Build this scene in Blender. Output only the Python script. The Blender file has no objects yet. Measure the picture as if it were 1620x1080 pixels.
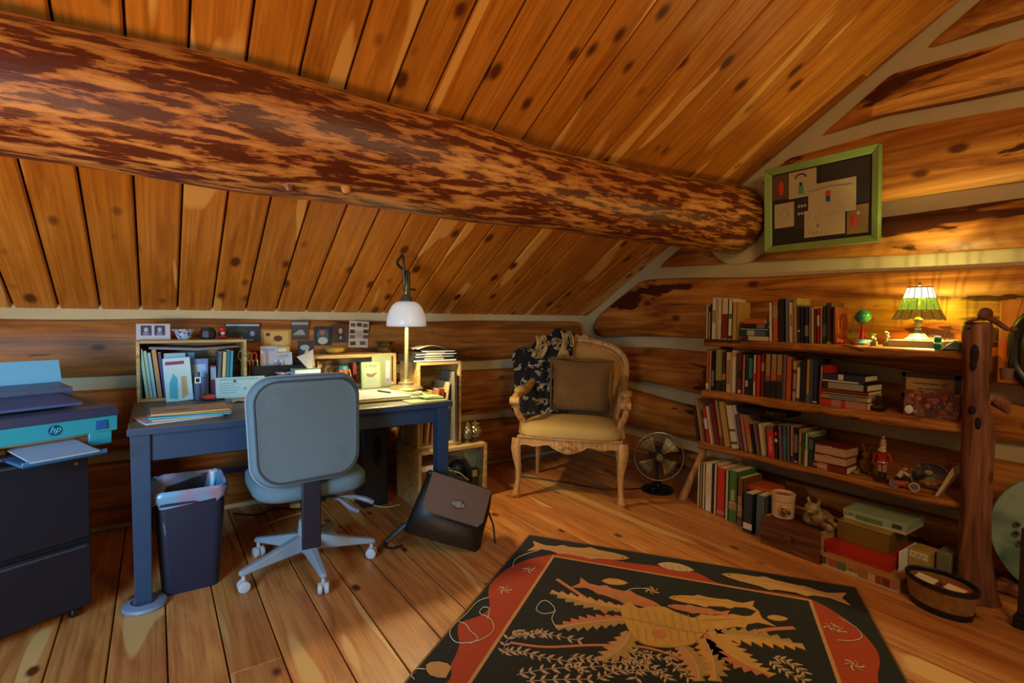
import bpy, bmesh, math, random
from mathutils import Vector, Matrix
C = bpy.context.scene.collection
S = bpy.context.scene
random.seed(7)
PI = math.pi

# ---------------------------------------------------------------- camera
CX, CY, FPX, EYE = 810.0, 540.0, 836.0, 1.22
yv = Vector((245-CX, 498-CY, FPX)).normalized()
xv = Vector((2050-CX, 515-CY, FPX)).normalized()
xv = (xv - yv*xv.dot(yv)).normalized()
zv = -xv.cross(yv)
if zv.y > 0: zv = -zv
RW = Matrix((xv, yv, zv))                      # photograph axes -> room axes
right, down, fwd = RW @ Vector((1,0,0)), RW @ Vector((0,1,0)), RW @ Vector((0,0,1))
cd = bpy.data.cameras.new('camera'); cam = bpy.data.objects.new('camera', cd); C.objects.link(cam)
cd.sensor_width = 36; cd.lens = FPX*36/1620; cd.clip_start = 0.02
m = Matrix((right, -down, -fwd)).transposed().to_4x4(); m.translation = (0, 0, EYE)
cam.matrix_world = m
S.camera = cam
def ray(px, py): return RW @ Vector(((px-CX)/FPX, (py-CY)/FPX, 1))
def fl(px, py, z=0): d = ray(px, py); t = (z-EYE)/d.z; return Vector((d.x*t, d.y*t, z))
def onY(px, py, y): d = ray(px, py); t = y/d.y; return Vector((d.x*t, y, d.z*t+EYE))
def onX(px, py, x): d = ray(px, py); t = x/d.x; return Vector((x, d.y*t, d.z*t+EYE))
def vert(px, py, x, y): d = ray(px, py); t = (d.x*x+d.y*y)/(d.x**2+d.y**2); return EYE+t*d.z

# ---------------------------------------------------------------- light
w = bpy.data.worlds.new('world'); S.world = w; w.use_nodes = True
w.node_tree.nodes['Background'].inputs[0].default_value = (1.0, .68, .40, 1)
w.node_tree.nodes['Background'].inputs[1].default_value = 0.27
S.view_settings.view_transform = 'Standard'; S.view_settings.look = 'None'
S.view_settings.gamma = 1; S.view_settings.exposure = 0.0; S.view_settings.use_curve_mapping = False
def area(name, loc, target, size, power, color, spread=180):
    l = bpy.data.lights.new(name, 'AREA'); l.energy = power; l.color = color; l.shape = 'RECTANGLE'
    l.size, l.size_y = size; l.spread = math.radians(spread)
    o = bpy.data.objects.new(name, l); C.objects.link(o); o.location = loc
    o.rotation_euler = (Vector(target)-Vector(loc)).to_track_quat('-Z', 'Y').to_euler(); return o
def point(name, loc, power, color, r=.03):
    l = bpy.data.lights.new(name, 'POINT'); l.energy = power; l.color = color; l.shadow_soft_size = r
    o = bpy.data.objects.new(name, l); C.objects.link(o); o.location = loc; return o
area('window_daylight', (-1.7, .3, 1.35), (-.05, 2.75, .55), (.9, .9), 23, (.20, .60, 1.0), 75)
area('warm_room_fill', (1.2, -.7, 2.3), (2.2, 2.6, 1.1), (.7, .7), 27, (1.0, .68, .32))  # added warm fill from behind the camera
area('lower_ceiling_fill', (-1.3, .3, .75), (-.1, 2.9, 1.75), (.6, .5), 19, (1.0, .66, .30), 100)  # added warm fill, aimed up to brighten the lower ceiling

# ---------------------------------------------------------------- materials
def lin(c):
    if isinstance(c, str):
        c = c.lstrip('#'); c = [int(c[i:i+2], 16)/255 for i in (0, 2, 4)]
    return tuple((v/12.92 if v <= .04045 else ((v+.055)/1.055)**2.4) for v in c[:3])+(1,)
MC = {}
def newmat(name):
    m = bpy.data.materials.new(name); m.use_nodes = True
    return m, m.node_tree.nodes, m.node_tree.links, m.node_tree.nodes['Principled BSDF']
def ramp(N, stops, interp='LINEAR'):
    r = N.new('ShaderNodeValToRGB'); r.color_ramp.interpolation = interp
    e = r.color_ramp.elements
    while len(e) > 1: e.remove(e[-1])
    e[0].position = stops[0][0]; e[0].color = lin(stops[0][1])
    for p, c in stops[1:]:
        k = e.new(p); k.color = lin(c)
    return r
def coords(N, L, scale, jitter=True, rot=(0,0,0)):
    tc = N.new('ShaderNodeTexCoord'); mp = N.new('ShaderNodeMapping'); mp.inputs['Scale'].default_value = scale
    mp.inputs['Rotation'].default_value = rot
    L.new(tc.outputs['Object'], mp.inputs['Vector'])
    if jitter:
        oi = N.new('ShaderNodeObjectInfo'); mu = N.new('ShaderNodeMath'); mu.operation = 'MULTIPLY'; mu.inputs[1].default_value = 61
        L.new(oi.outputs['Random'], mu.inputs[0]); cb = N.new('ShaderNodeCombineXYZ')
        for i in range(3): L.new(mu.outputs[0], cb.inputs[i])
        L.new(cb.outputs[0], mp.inputs['Location'])
    return mp
def noise(N, L, vec, scale, detail=3, dist=0, rough=.5):
    n = N.new('ShaderNodeTexNoise'); n.inputs['Scale'].default_value = scale; n.inputs['Detail'].default_value = detail
    n.inputs['Distortion'].default_value = dist; n.inputs['Roughness'].default_value = rough
    L.new(vec.outputs[0], n.inputs['Vector']); return n
def mix(N, L, fac, a, b, mode='MIX'):
    x = N.new('ShaderNodeMix'); x.data_type = 'RGBA'; x.blend_type = mode
    for s, v in ((0, fac), (6, a), (7, b)):
        if hasattr(v, 'is_output') or hasattr(v, 'links'): L.new(v, x.inputs[s])
        elif s == 0: x.inputs[0].default_value = v
        else: x.inputs[s].default_value = lin(v)
    return x.outputs[2]
def bump(N, L, P, h, strength=.3, dist=.01):
    b = N.new('ShaderNodeBump'); b.inputs['Strength'].default_value = strength; b.inputs['Distance'].default_value = dist
    L.new(h, b.inputs['Height']); L.new(b.outputs[0], P.inputs['Normal'])
def plain(name, color, rough=.6, metal=0, spec=.4, var=.12, scale=25, bmp=.15, coat=0):
    key = (name, str(color), rough, metal)
    if key in MC: return MC[key]
    m, N, L, P = newmat(name)
    v = coords(N, L, (1,1,1)); n = noise(N, L, v, scale, 3)
    c = lin(color); d = tuple(x*(1-var) for x in c[:3]); l = tuple(min(1, x*(1+var)) for x in c[:3])
    x = N.new('ShaderNodeMix'); x.data_type = 'RGBA'; L.new(n.outputs[0], x.inputs[0]); x.inputs[6].default_value = d+(1,); x.inputs[7].default_value = l+(1,)
    L.new(x.outputs[2], P.inputs['Base Color'])
    P.inputs['Roughness'].default_value = rough; P.inputs['Metallic'].default_value = metal
    P.inputs['Specular IOR Level'].default_value = spec; P.inputs['Coat Weight'].default_value = coat
    if bmp: bump(N, L, P, n.outputs[0], bmp, .002)
    MC[key] = m; return m
def wood(name, dark, mid, light, axis=0, s=1.0, knots=.5, rough=.5, pale=None, patches=None, vary=.25, low=None):
    """grain along one axis; low = axes along which everything is stretched"""
    m, N, L, P = newmat(name)
    low = low or (axis,)
    sc = tuple((.9 if i in low else 9)*s for i in range(3))
    v = coords(N, L, sc)
    g = noise(N, L, v, 1.6, 5, 1.2, .6)
    r = ramp(N, [(.3, dark), (.52, mid), (.72, light)]); L.new(g.outputs[0], r.inputs[0])
    col = r.outputs[0]
    v2 = coords(N, L, tuple((.5 if i in low else 40)*s for i in range(3)))
    f = noise(N, L, v2, 2, 3); fr = ramp(N, [(.35, '#d8d8d8'), (.6, '#ffffff')]); L.new(f.outputs[0], fr.inputs[0])
    col = mix(N, L, .8, col, fr.outputs[0], 'MULTIPLY')
    if pale:
        v3 = coords(N, L, tuple((.35 if i in low else 3.2)*s for i in range(3)))
        n3 = noise(N, L, v3, 1.7, 1, .6); r3 = ramp(N, [(.63, '#000000'), (.65, '#ffffff')]); L.new(n3.outputs[0], r3.inputs[0])
        col = mix(N, L, r3.outputs[0], col, pale)
    if patches:
        v4 = coords(N, L, tuple((1.3 if i in low else 6)*s for i in range(3)))
        n4 = noise(N, L, v4, 1.1, 5, .5, .62); r4 = ramp(N, [(patches[1], '#000000'), (patches[1]+.03, '#ffffff')]); L.new(n4.outputs[0], r4.inputs[0])
        col = mix(N, L, r4.outputs[0], col, patches[0])
    if knots:
        v5 = coords(N, L, tuple((4.5 if i in low else 8)*s for i in range(3)))
        vo = N.new('ShaderNodeTexVoronoi'); vo.inputs['Scale'].default_value = .8; L.new(v5.outputs[0], vo.inputs['Vector'])
        r5 = ramp(N, [(.09*knots*2, '#ffffff'), (.17*knots*2, '#000000')]); L.new(vo.outputs['Distance'], r5.inputs[0])
        col = mix(N, L, r5.outputs[0], col, '#5a2a0e')
    oi = N.new('ShaderNodeObjectInfo'); hs = N.new('ShaderNodeHueSaturation')
    mr = N.new('ShaderNodeMapRange'); mr.inputs[3].default_value = 1-vary; mr.inputs[4].default_value = 1+vary
    L.new(oi.outputs['Random'], mr.inputs[0]); L.new(mr.outputs[0], hs.inputs['Value']); L.new(col, hs.inputs['Color'])
    L.new(hs.outputs[0], P.inputs['Base Color']); P.inputs['Roughness'].default_value = rough
    P.inputs['Specular IOR Level'].default_value = .35
    bump(N, L, P, g.outputs[0], .25, .006)
    return m
def emis(name, color, strength):
    m, N, L, P = newmat(name); P.inputs['Base Color'].default_value = lin(color)
    P.inputs['Emission Color'].default_value = lin(color); P.inputs['Emission Strength'].default_value = strength; return m
def pattern(name, stops, scale=(8,8,8), s=1.5, detail=4, rough=.8, interp='CONSTANT', dist=.6):
    m, N, L, P = newmat(name); v = coords(N, L, scale, False); n = noise(N, L, v, s, detail, dist)
    r = ramp(N, stops, interp); L.new(n.outputs[0], r.inputs[0]); L.new(r.outputs[0], P.inputs['Base Color'])
    P.inputs['Roughness'].default_value = rough; return m

M_floor = wood('floor_pine', '#a25a2a', '#c27c40', '#d0924e', 1, 1, .45, .42, pale='#d0a060', vary=.13)
M_ceil = wood('ceiling_pine', '#a45a14', '#be7222', '#ca8030', 0, 1, .62, .38, pale='#d89a4c', vary=.10, low=(1, 2))
M_log = wood('log_pine_long', '#5e3210', '#9a5c24', '#b87c36', 0, .8, .35, .5, patches=('#4a2208', .63), vary=.10)
M_logg = wood('log_pine_gable', '#6a340e', '#b06a28', '#ca8c3c', 1, .7, .4, .45, patches=('#431b06', .57), vary=.10)
M_chink = plain('chinking_mortar', '#b8a47c', .9, var=.10, scale=9, bmp=.3)
M_slab = wood('live_edge_slab', '#5a2c0c', '#a2652a', '#c48a40', 1, 1.4, .3, .45, patches=('#4a2208', .60), vary=.08)
M_trunk = wood('weathered_trunk', '#4a2616', '#7e4c34', '#9a6a4c', 2, 1.2, .5, .7, patches=('#3a1808', .62), vary=.02)
M_crate = wood('crate_pine', '#8a6a40', '#b4935c', '#cbaa70', 0, 2, .3, .6, vary=.08)
M_gilt = wood('carved_washed_wood', '#8a5c28', '#b8864a', '#cfa268', 2, 3, 0, .45, vary=.03)
M_drawer = wood('old_drawer_wood', '#3a1c0c', '#63361c', '#7a4626', 1, 2, .2, .6, vary=.05)
M_navy = plain('navy_paint', '#203650', .4, var=.2, scale=14, bmp=.2)
M_desktop = wood('desk_top_worn', '#3a3a40', '#5a564e', '#6e675a', 0, 1.5, 0, .4, vary=.02)
M_black = plain('black_plastic', '#15161a', .4)
M_blackm = plain('black_metal', '#12151e', .4, var=.1)
M_steel = plain('steel', '#a8a8a8', .3, 1)
M_brass = plain('brass', '#8a7a50', .35, .8)
M_white = plain('white_paper', '#d8d8d2', .8, var=.03, bmp=0)
M_page = plain('book_pages', '#d6c49a', .85, var=.08, scale=120)
M_grey = plain('chair_grey_plastic', '#7f8894', .5, var=.05)
M_fab = plain('chair_blue_grey_fabric', '#58707e', .9, var=.12, scale=60, bmp=.4)

# ---------------------------------------------------------------- geometry helpers
class MB:
    def __init__(s, T=None): s.v = []; s.f = []; s.T = T or Matrix.Identity(4)
    def add(s, vs, fs):
        b = len(s.v); s.v += [s.T @ Vector(v) for v in vs]; s.f += [tuple(i+b for i in f) for f in fs]; return s
    def box(s, lo, hi, rot=None):
        c = [(lo[i]+hi[i])/2 for i in range(3)]; h = [(hi[i]-lo[i])/2 for i in range(3)]
        vs = [Vector((x*h[0], y*h[1], z*h[2])) for x in (-1, 1) for y in (-1, 1) for z in (-1, 1)]
        if rot is not None: vs = [rot @ v for v in vs]
        return s.add([v+Vector(c) for v in vs], [(0,1,3,2), (4,6,7,5), (0,4,5,1), (2,3,7,6), (0,2,6,4), (1,5,7,3)])
    def cbox(s, c, size, rot=None): return s.box([c[i]-size[i]/2 for i in range(3)], [c[i]+size[i]/2 for i in range(3)], rot)
    def tube(s, pts, rad, n=8, cap=True, flat=1.0):
        pts = [Vector(p) for p in pts]; k = len(pts)
        if not hasattr(rad, '__len__'): rad = [rad]*k
        rings = []; up = None
        for i, p in enumerate(pts):
            t = (pts[min(i+1, k-1)]-pts[max(i-1, 0)]).normalized()
            if up is None: up = t.orthogonal().normalized()
            up = (up - t*up.dot(t)).normalized(); b = t.cross(up)
            rings.append([p+(up*math.cos(a)+b*math.sin(a)*flat)*rad[i] for a in [2*PI*j/n for j in range(n)]])
        vs = [v for r in rings for v in r]; fs = []
        for i in range(k-1):
            for j in range(n): fs.append((i*n+j, i*n+(j+1)%n, (i+1)*n+(j+1)%n, (i+1)*n+j))
        if cap: fs += [tuple(range(n))[::-1], tuple((k-1)*n+j for j in range(n))]
        return s.add(vs, fs)
    def lathe(s, prof, c=(0,0,0), n=24, sx=1, sy=1, axis=None, cap=True):
        Q = Matrix.Identity(3) if axis is None else Vector((0,0,1)).rotation_difference(Vector(axis)).to_matrix()
        vs = []; k = len(prof)
        for r, z in prof:
            for j in range(n):
                a = 2*PI*j/n; vs.append(Vector(c)+Q @ Vector((r*math.cos(a)*sx, r*math.sin(a)*sy, z)))
        fs = [(i*n+j, i*n+(j+1)%n, (i+1)*n+(j+1)%n, (i+1)*n+j) for i in range(k-1) for j in range(n)]
        if cap: fs += [tuple(range(n))[::-1], tuple((k-1)*n+j for j in range(n))]
        return s.add(vs, fs)
    def ball(s, c, r, n=12, sc=(1,1,1)):
        k = n//2+1; prof = [(math.sin(PI*i/(k-1))*r, -math.cos(PI*i/(k-1))*r) for i in range(k)]
        prof[0] = (r*.02, -r); prof[-1] = (r*.02, r); b = len(s.v)
        T = s.T; s.T = T @ Matrix.Translation(c) @ Matrix.Diagonal((*sc, 1)); s.lathe(prof, n=n); s.T = T; return s
    def prism(s, poly, d0, d1, to3):
        """poly: 2-D points, to3(u, v, d) -> 3-D"""
        n = len(poly); vs = [to3(u, v, d0) for u, v in poly]+[to3(u, v, d1) for u, v in poly]
        return s.add(vs, [tuple(range(n))[::-1], tuple(range(n, 2*n))]+[(i, (i+1)%n, n+(i+1)%n, n+i) for i in range(n)])
    def grid(s, fn, nu, nv, closed=False):
        vs = [fn(i/(nu-1), j/(nv-1)) for j in range(nv) for i in range(nu)]
        return s.add(vs, [(j*nu+i, j*nu+i+1, (j+1)*nu+i+1, (j+1)*nu+i) for j in range(nv-1) for i in range(nu-1)])
    def build(s, name, mat, parent=None, bevel=0, smooth=True, sub=0, solid=0, label=None, kind=None, angle=.6, seg=2):
        me = bpy.data.meshes.new(name); me.from_pydata([tuple(v) for v in s.v], [], s.f); me.materials.append(mat)
        bm = bmesh.new(); bm.from_mesh(me); bmesh.ops.recalc_face_normals(bm, faces=bm.faces); bm.to_mesh(me); bm.free()
        if smooth: me.shade_smooth(); me.set_sharp_from_angle(angle=angle)
        o = bpy.data.objects.new(name, me); C.objects.link(o)
        if parent is not None: o.parent = parent
        if solid: q = o.modifiers.new('s', 'SOLIDIFY'); q.thickness = solid; q.offset = 0
        if bevel: q = o.modifiers.new('b', 'BEVEL'); q.width = bevel; q.segments = seg; q.limit_method = 'ANGLE'
        if sub: q = o.modifiers.new('u', 'SUBSURF'); q.levels = sub; q.render_levels = sub
        if label: o['label'] = label
        if kind: o['kind'] = kind
        return o
def tag(o, label, cat, group=None):
    o['label'] = label; o['category'] = cat
    if group: o['group'] = group
    return o
def thing(name, label, cat, loc=(0,0,0), rz=0, group=None, rot=None):
    o = bpy.data.objects.new(name, None); o.empty_display_size = .05; C.objects.link(o); o.location = loc
    o.rotation_euler = rot or (0, 0, rz); return tag(o, label, cat, group)
def text_part(name, txt, size, mat, parent, loc, rot, extrude=.0006, shear=0, align='CENTER', width=None):
    cu = bpy.data.curves.new(name, 'FONT'); cu.body = txt; cu.size = size; cu.extrude = extrude; cu.align_x = align; cu.align_y = 'CENTER'; cu.shear = shear
    cu.resolution_u = 2
    t = bpy.data.objects.new(name, cu); C.objects.link(t); bpy.context.view_layer.update()
    me = bpy.data.meshes.new_from_object(t.evaluated_get(bpy.context.evaluated_depsgraph_get())); bpy.data.objects.remove(t)
    if width:
        xs = [v.co.x for v in me.vertices]; k = width/max(1e-6, max(xs)-min(xs))
        for v in me.vertices: v.co.x *= k
    me.materials.clear(); me.materials.append(mat); o = bpy.data.objects.new(name, me); C.objects.link(o)
    o.parent = parent; o.location = loc; o.rotation_euler = rot; return o
def strokes(parent, mat, x, y0, y1, z, h, n, seed=0, t=.0006, axis='x'):
    # illegible small print: short upright marks along a line on a surface facing -X
    rn = random.Random(seed); b = MB(); dy = (y1-y0)/n
    for k in range(n):
        if rn.random() < .16: continue
        a = y0+dy*k; hh = h*rn.uniform(.55, 1); b.box((x-t, min(a, a+dy*.7), z-hh/2), (x, max(a, a+dy*.7), z+hh/2))
    return b.build('printed_lettering', mat, parent, smooth=False)
def lerp(pts, x):
    if x <= pts[0][0]: return pts[0][1]
    for (a, b), (c, d) in zip(pts, pts[1:]):
        if x <= c: return b+(d-b)*(x-a)/(c-a)
    return pts[-1][1]
def rrect(w, h, r, n=5):
    out = []
    for cx, cy, a0 in ((w/2-r, h/2-r, 0), (-w/2+r, h/2-r, 90), (-w/2+r, -h/2+r, 180), (w/2-r, -h/2+r, 270)):
        for i in range(n+1):
            a = math.radians(a0+90*i/n); out.append((cx+r*math.cos(a), cy+r*math.sin(a)))
    return out

# ================================================================ STRUCTURE
KY, GX = 3.73, 3.38
roof = lambda y: 1.25+.583*(KY-y)
# floor
b = MB().box((-2.4, -1.2, -.08), (GX+.1, KY+.1, -.022))
floor = b.build('floor', plain('subfloor', '#2a1608', .9)); floor['kind'] = 'structure'
joints = [-.331-.172*k for k in range(12, 0, -1)]+[-.331, -.158, .0165, .19, .36, .54, .708, .884, 1.06, 1.238, 1.41, 1.59, 1.765, 1.94, 2.115, 2.29, 2.50, 2.70, 2.93, 3.16, 3.42]
for i, (a, c) in enumerate(zip(joints, joints[1:])):
    cuts = [-1.2, random.uniform(.2, .9) if i % 2 else random.uniform(-.6, .2), KY+.05]
    if i == joints.index(.19): cuts = [-1.2, 1.98, KY+.05]
    z = 0 if i < 28 else .0
    for y0, y1 in zip(cuts, cuts[1:]):
        MB().box((a+.0025, y0+.001, -.022), (c-.0025, y1-.001, random.uniform(-.0012, 0))).build('plank', M_floor, floor, bevel=.0025, smooth=False, seg=1)
# ceiling
sl = Vector((0, -1, .583)).normalized(); up = Vector((0, .583, 1)).normalized()
def ctop(x, s, d): return Vector((x, KY+.05, roof(KY+.05)))+sl*s+up*d
b = MB(); b.add([ctop(x, s, d) for x in (-2.5, GX+.05) for s in (0, 4.6) for d in (.022, .06)], [(0,1,3,2), (4,6,7,5), (0,4,5,1), (2,3,7,6), (0,2,6,4), (1,5,7,3)])
ceil = b.build('ceiling', plain('roof_underlay', '#2c1206', .9)); ceil['kind'] = 'structure'
cj = [-.609-.18*k for k in range(10, 0, -1)]+[-.609, -.428, -.251, -.066, .113, .294, .479, .658, .844, 1.019]+[1.019+.182*k for k in range(1, 14)]
for a, c in zip(cj, cj[1:]):
    c = min(c, GX+.03)
    if c-a < .03: continue
    b = MB(); g = .0045
    pr = [(a+g, .02), (a+g, .008), (a+g+.007, 0), (c-g-.007, 0), (c-g, .008), (c-g, .02)]
    b.prism(pr, 0, 4.55, lambda u, v, d: ctop(u, d, v))
    b.build('board', M_ceil, ceil, smooth=False)
# log walls
def log_mesh(lo, hi, a0, a1, to3, bulge=.09, n=46, m=9, r0=.16, r1=0, wob=.012, seed=0):
    """log seen from the room: lower/upper edge functions along a, half-elliptical section"""
    rnd = random.Random(seed); ph = [rnd.uniform(0, 6) for _ in range(4)]
    st = []
    for i in range(n):
        t = i/(n-1); a = a0+(a1-a0)*t; zl, zh = lo(a), hi(a)
        k = 1
        if r0 and a-a0 < r0: k = min(k, math.sqrt(max(0, 1-((r0-(a-a0))/r0)**2)))
        if r1 and a1-a < r1: k = min(k, math.sqrt(max(0, 1-((r1-(a1-a))/r1)**2)))
        w = wob*(math.sin(a*2.3+ph[0])+.5*math.sin(a*5.1+ph[1])); w2 = wob*(math.sin(a*2.9+ph[2])+.5*math.sin(a*6.3+ph[3]))
        zl += w*.6; zh += w2*.6
        if zh-zl < .004: zc = (zl+zh)/2; zl, zh = zc-.002, zc+.002
        zc, hh = (zl+zh)/2, (zh-zl)/2*max(k, .03)
        st.append((a, zc, hh, bulge*min(1, hh/.13)*(1+w*3)))
    vs = []; fs = []
    for a, zc, hh, bl in st:
        for j in range(m):
            th = -PI/2+PI*j/(m-1); vs.append(to3(a, zc+hh*math.sin(th), bl*math.cos(th)**.6 if abs(math.cos(th)) > 1e-6 else -.02))
    for i in range(n-1):
        for j in range(m-1): fs.append((i*m+j, (i+1)*m+j, (i+1)*m+j+1, i*m+j+1))
    for e in (0, (n-1)*m): fs.append(tuple(e+j for j in range(m)))
    return MB().add(vs, fs)
wb = MB().box((-2.5, KY, -.05), (GX+.1, KY+.1, 1.33)).build('wall_back', M_chink); wb['kind'] = 'structure'
kb = [(.03, .385), (.44, .808), (.876, 1.20)]
for i, (z0, z1) in enumerate(kb):
    log_mesh(lambda a: z0, lambda a: z1, -2.4, 3.33, lambda a, z, d: Vector((a, KY-d, z)), .085, 60, 9, .1, .13, .008, i).build('log', M_log, wb)
wr = MB().add([(x, y, z) for x in (GX, GX+.1) for y, z in ((KY+.08, -.05), (KY+.08, roof(KY+.08)+.03), (-1.3, roof(-1.3)+.03), (-1.3, -.05))],
              [(0,1,2,3), (7,6,5,4), (0,4,5,1), (1,5,6,2), (2,6,7,3), (3,7,4,0)]).build('wall_right', M_chink); wr['kind'] = 'structure'
S_ = [[(-1.5, -.03), (3.7, -.03)], [(-1.5, .24), (.7, .25), (3.7, .27)], [(-1.5, .59), (.72, .608), (2.5, .622), (3.25, .671), (3.7, .67)],
      [(-1.5, .83), (.716, .875), (2.43, 1.035), (3.53, 1.02), (3.7, 1.03)], [(-1.5, 1.46), (.72, 1.532), (2.03, 1.567), (2.85, 1.59), (3.7, 1.6)],
      [(-1.5, 1.80), (.73, 1.84), (1.3, 1.845), (2.0, 1.86), (3.7, 1.88)], [(-1.5, 2.12), (.75, 2.263), (1.31, 2.315), (1.8, 2.30), (3.7, 2.3)],
      [(-1.5, 2.43), (.76, 2.583), (1.28, 2.616), (3.7, 2.64)], [(-1.5, 2.78), (.8, 2.93), (3.7, 3.0)], [(-1.5, 3.2), (3.7, 3.3)], [(-1.5, 3.6), (3.7, 3.6)], [(-1.5, 4.0), (3.7, 4.0)]]
BY, BZ, BR = 2.19, 1.895, .225            # the round beam's end in this wall
gp = .04
for i in range(len(S_)-1):
    def disc(y, r=BR+.055): return math.sqrt(max(0, r*r-(y-BY)**2))
    def lo(y, i=i):
        z = lerp(S_[i], y)+gp
        if i == 5 and disc(y) > 0: z = max(z, BZ+disc(y))
        return z
    def hi(y, i=i):
        z = min(lerp(S_[i+1], y)-gp, roof(y)-.10)
        if i == 4 and disc(y) > 0: z = min(z, BZ-disc(y))
        return z
    ymax = 3.66
    while ymax > -1.2 and hi(ymax)-lo(ymax) < .01: ymax -= .01
    if ymax < -1: break
    if i == 4 and False: pass
    log_mesh(lambda a: lo(-a), lambda a: hi(-a), -ymax, 1.25, lambda a, z, d: Vector((GX-d, -a, z)), .085, 90, 9, .14 if ymax > 3.6 else .05, 0, .009, i+10).build('log', M_logg, wr)
# the beam
mb, N, L, P = newmat('peeled_log_mottled')
v = coords(N, L, (2.6, 15, 15), False); n = noise(N, L, v, 2.1, 7, .15, .64)
r = ramp(N, [(.0, '#42180a'), (.48, '#5c260e'), (.50, '#9c5c28'), (.6, '#c4863e'), (.72, '#d09a58')]); L.new(n.outputs[0], r.inputs[0])
v2 = coords(N, L, (.8, 2.2, 2.2), False); n2 = noise(N, L, v2, 1.1, 2); r2 = ramp(N, [(.45, '#000000'), (.6, '#ffffff')]); L.new(n2.outputs[0], r2.inputs[0])
c1 = mix(N, L, r2.outputs[0], r.outputs[0], mix(N, L, .5, r.outputs[0], '#c08a58', 'MULTIPLY'))
v3 = coords(N, L, (1.6, 5, 5), False); n3 = noise(N, L, v3, 1.0, 4, .3); r3 = ramp(N, [(.665, '#000000'), (.685, '#ffffff')]); L.new(n3.outputs[0], r3.inputs[0])
c1 = mix(N, L, r3.outputs[0], c1, '#6a5850')
L.new(c1, P.inputs['Base Color']); P.inputs['Roughness'].default_value = .38; bump(N, L, P, n.outputs[0], .35, .012)
rb = random.Random(3)
pts = [(-2.4+6.0*i/39) for i in range(40)]
bm_ = MB().tube([(x, BY+.012*math.sin(x*1.3), BZ+.01*math.sin(x*1.9+1)) for x in pts if x < GX+.04], [(.212+.012*math.sin(x*2.1+.5)+.006*math.sin(x*6.3)) if x < 2.6 else .212+.012*math.sin(x*2.1+.5)+.01*(x-2.6) for x in pts if x < GX+.04], 36)
beam = bm_.build('ceiling_beam', mb, angle=2); tag(beam, 'thick peeled round log beam running along under the sloping board ceiling', 'beam')
for nm, x, a, dz in (('knot', .42, 245, 0), ('knot', .62, 238, .01)):
    d = Vector((0, math.cos(math.radians(a)), math.sin(math.radians(a))))
    MB().ball(Vector((x, BY, BZ))+d*.212, .022, 10, (1.0, .7, 1.2)).build(nm, mb, beam)
# ================================================================ FURNITURE
# ---- desk
D = thing('desk', 'dark navy painted desk with a worn top, crates standing along its back', 'desk', (.63, 3.1, 0))
def dl(x, y, z): return (x-.63, y-3.1, z)
DX0, DX1, DY0, DY1, DZ = -.10, 1.36, 2.60, 3.63, .76
MB().box(dl(DX0, DY0, DZ-.028), dl(DX1, DY1, DZ)).build('desktop', M_desktop, D, .005)
MB().box(dl(DX0-.002, DY0-.004, DZ-.029), dl(DX1+.002, DY0+.0, DZ-.003)).build('top_edge', M_navy, D, .002)
MB().box(dl(-.06, DY0+.03, .615), dl(.36, DY0+.05, DZ-.029)).build('drawer_front', M_navy, D, .003, label='navy drawer front at the left end of the desk')
MB().box(dl(.36, DY0+.055, .64), dl(1.31, DY0+.075, DZ-.029)).build('apron', M_navy, D, .003)
MB().box(dl(1.30, DY0+.06, .62), dl(1.32, DY1-.06, DZ-.029)).build('side_apron', M_navy, D, .003)
MB().box(dl(-.07, DY0+.06, .62), dl(-.05, DY1-.06, DZ-.029)).build('side_apron', M_navy, D, .003)
for x in (-.058, 1.315):
    for y in (DY0+.05, DY1-.05):
        MB().tube([dl(x, y, DZ-.029), dl(x, y, .012)], [.049, .042], 4, True).build('leg', M_navy, D, .003, smooth=False)
MB().lathe([(.075, 0), (.082, .006), (.078, .018), (.05, .026), (.048, .02), (.0, .018)], dl(-.055, DY0+.05, 0), 28).build('caster_cup', plain('grey_blue_rubber', '#6c7890', .5), D, label='round grey cup under the front left leg')
MB().box(dl(-.03, 3.44, .30), dl(1.30, 3.47, .33)).build('rear_stretcher', M_navy, D, .002)

# ---- filing cabinet and printer (turned a little towards the room)
U = Vector((.898, .44, 0)); V = Vector((-.44, .898, 0)); FR = math.atan2(.44, .898)
FC = thing('filing_cabinet', 'black two-drawer filing cabinet on casters under the printer', 'cabinet', (-.222, 2.675, 0), FR)
MB().box((-.48, .02, .045), (0, .50, .70)).build('body', M_blackm, FC, .004)
for z0, z1 in ((.058, .312), (.332, .675)):
    dr = MB().box((-.472, -.002, z0), (-.008, .02, z1)).build('drawer', M_blackm, FC, .004)
    MB().box((-.46, -.006, z1-.018), (-.02, .0, z1-.008)).build('handle', plain('dark_grey', '#30323c', .4), dr, .002)
for x, y in ((-.43, .06), (-.05, .06), (-.43, .45), (-.05, .45)):
    MB().lathe([(.02, -.012), (.023, -.008), (.023, .008), (.02, .012)], (x, y, .0235), 16, axis=(1, 0, 0)).box((x-.008, y-.008, .03), (x+.008, y+.008, .046)).build('caster', M_black, FC)
MB().lathe([(.007, 0), (.007, .004)], (-.05, -.002, .635), 12, axis=(0, -1, 0)).build('lock', M_steel, FC)
PT = thing('printer', 'wide teal fronted inkjet printer with paper in its tray on black cabinet', 'printer', (-.222, 2.675, .701), FR)
tealp = plain('printer_teal', '#26808e', .35, var=.04); darkp = plain('printer_dark', '#262c48', .35, var=.08); lidp = plain('printer_lid', '#4c5268', .35)
prof = [(-.02, .055), (-.02, .10), (.0, .148), (.40, .165), (.42, .10), (.42, .005), (.03, .005), (.03, .055)]
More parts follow.
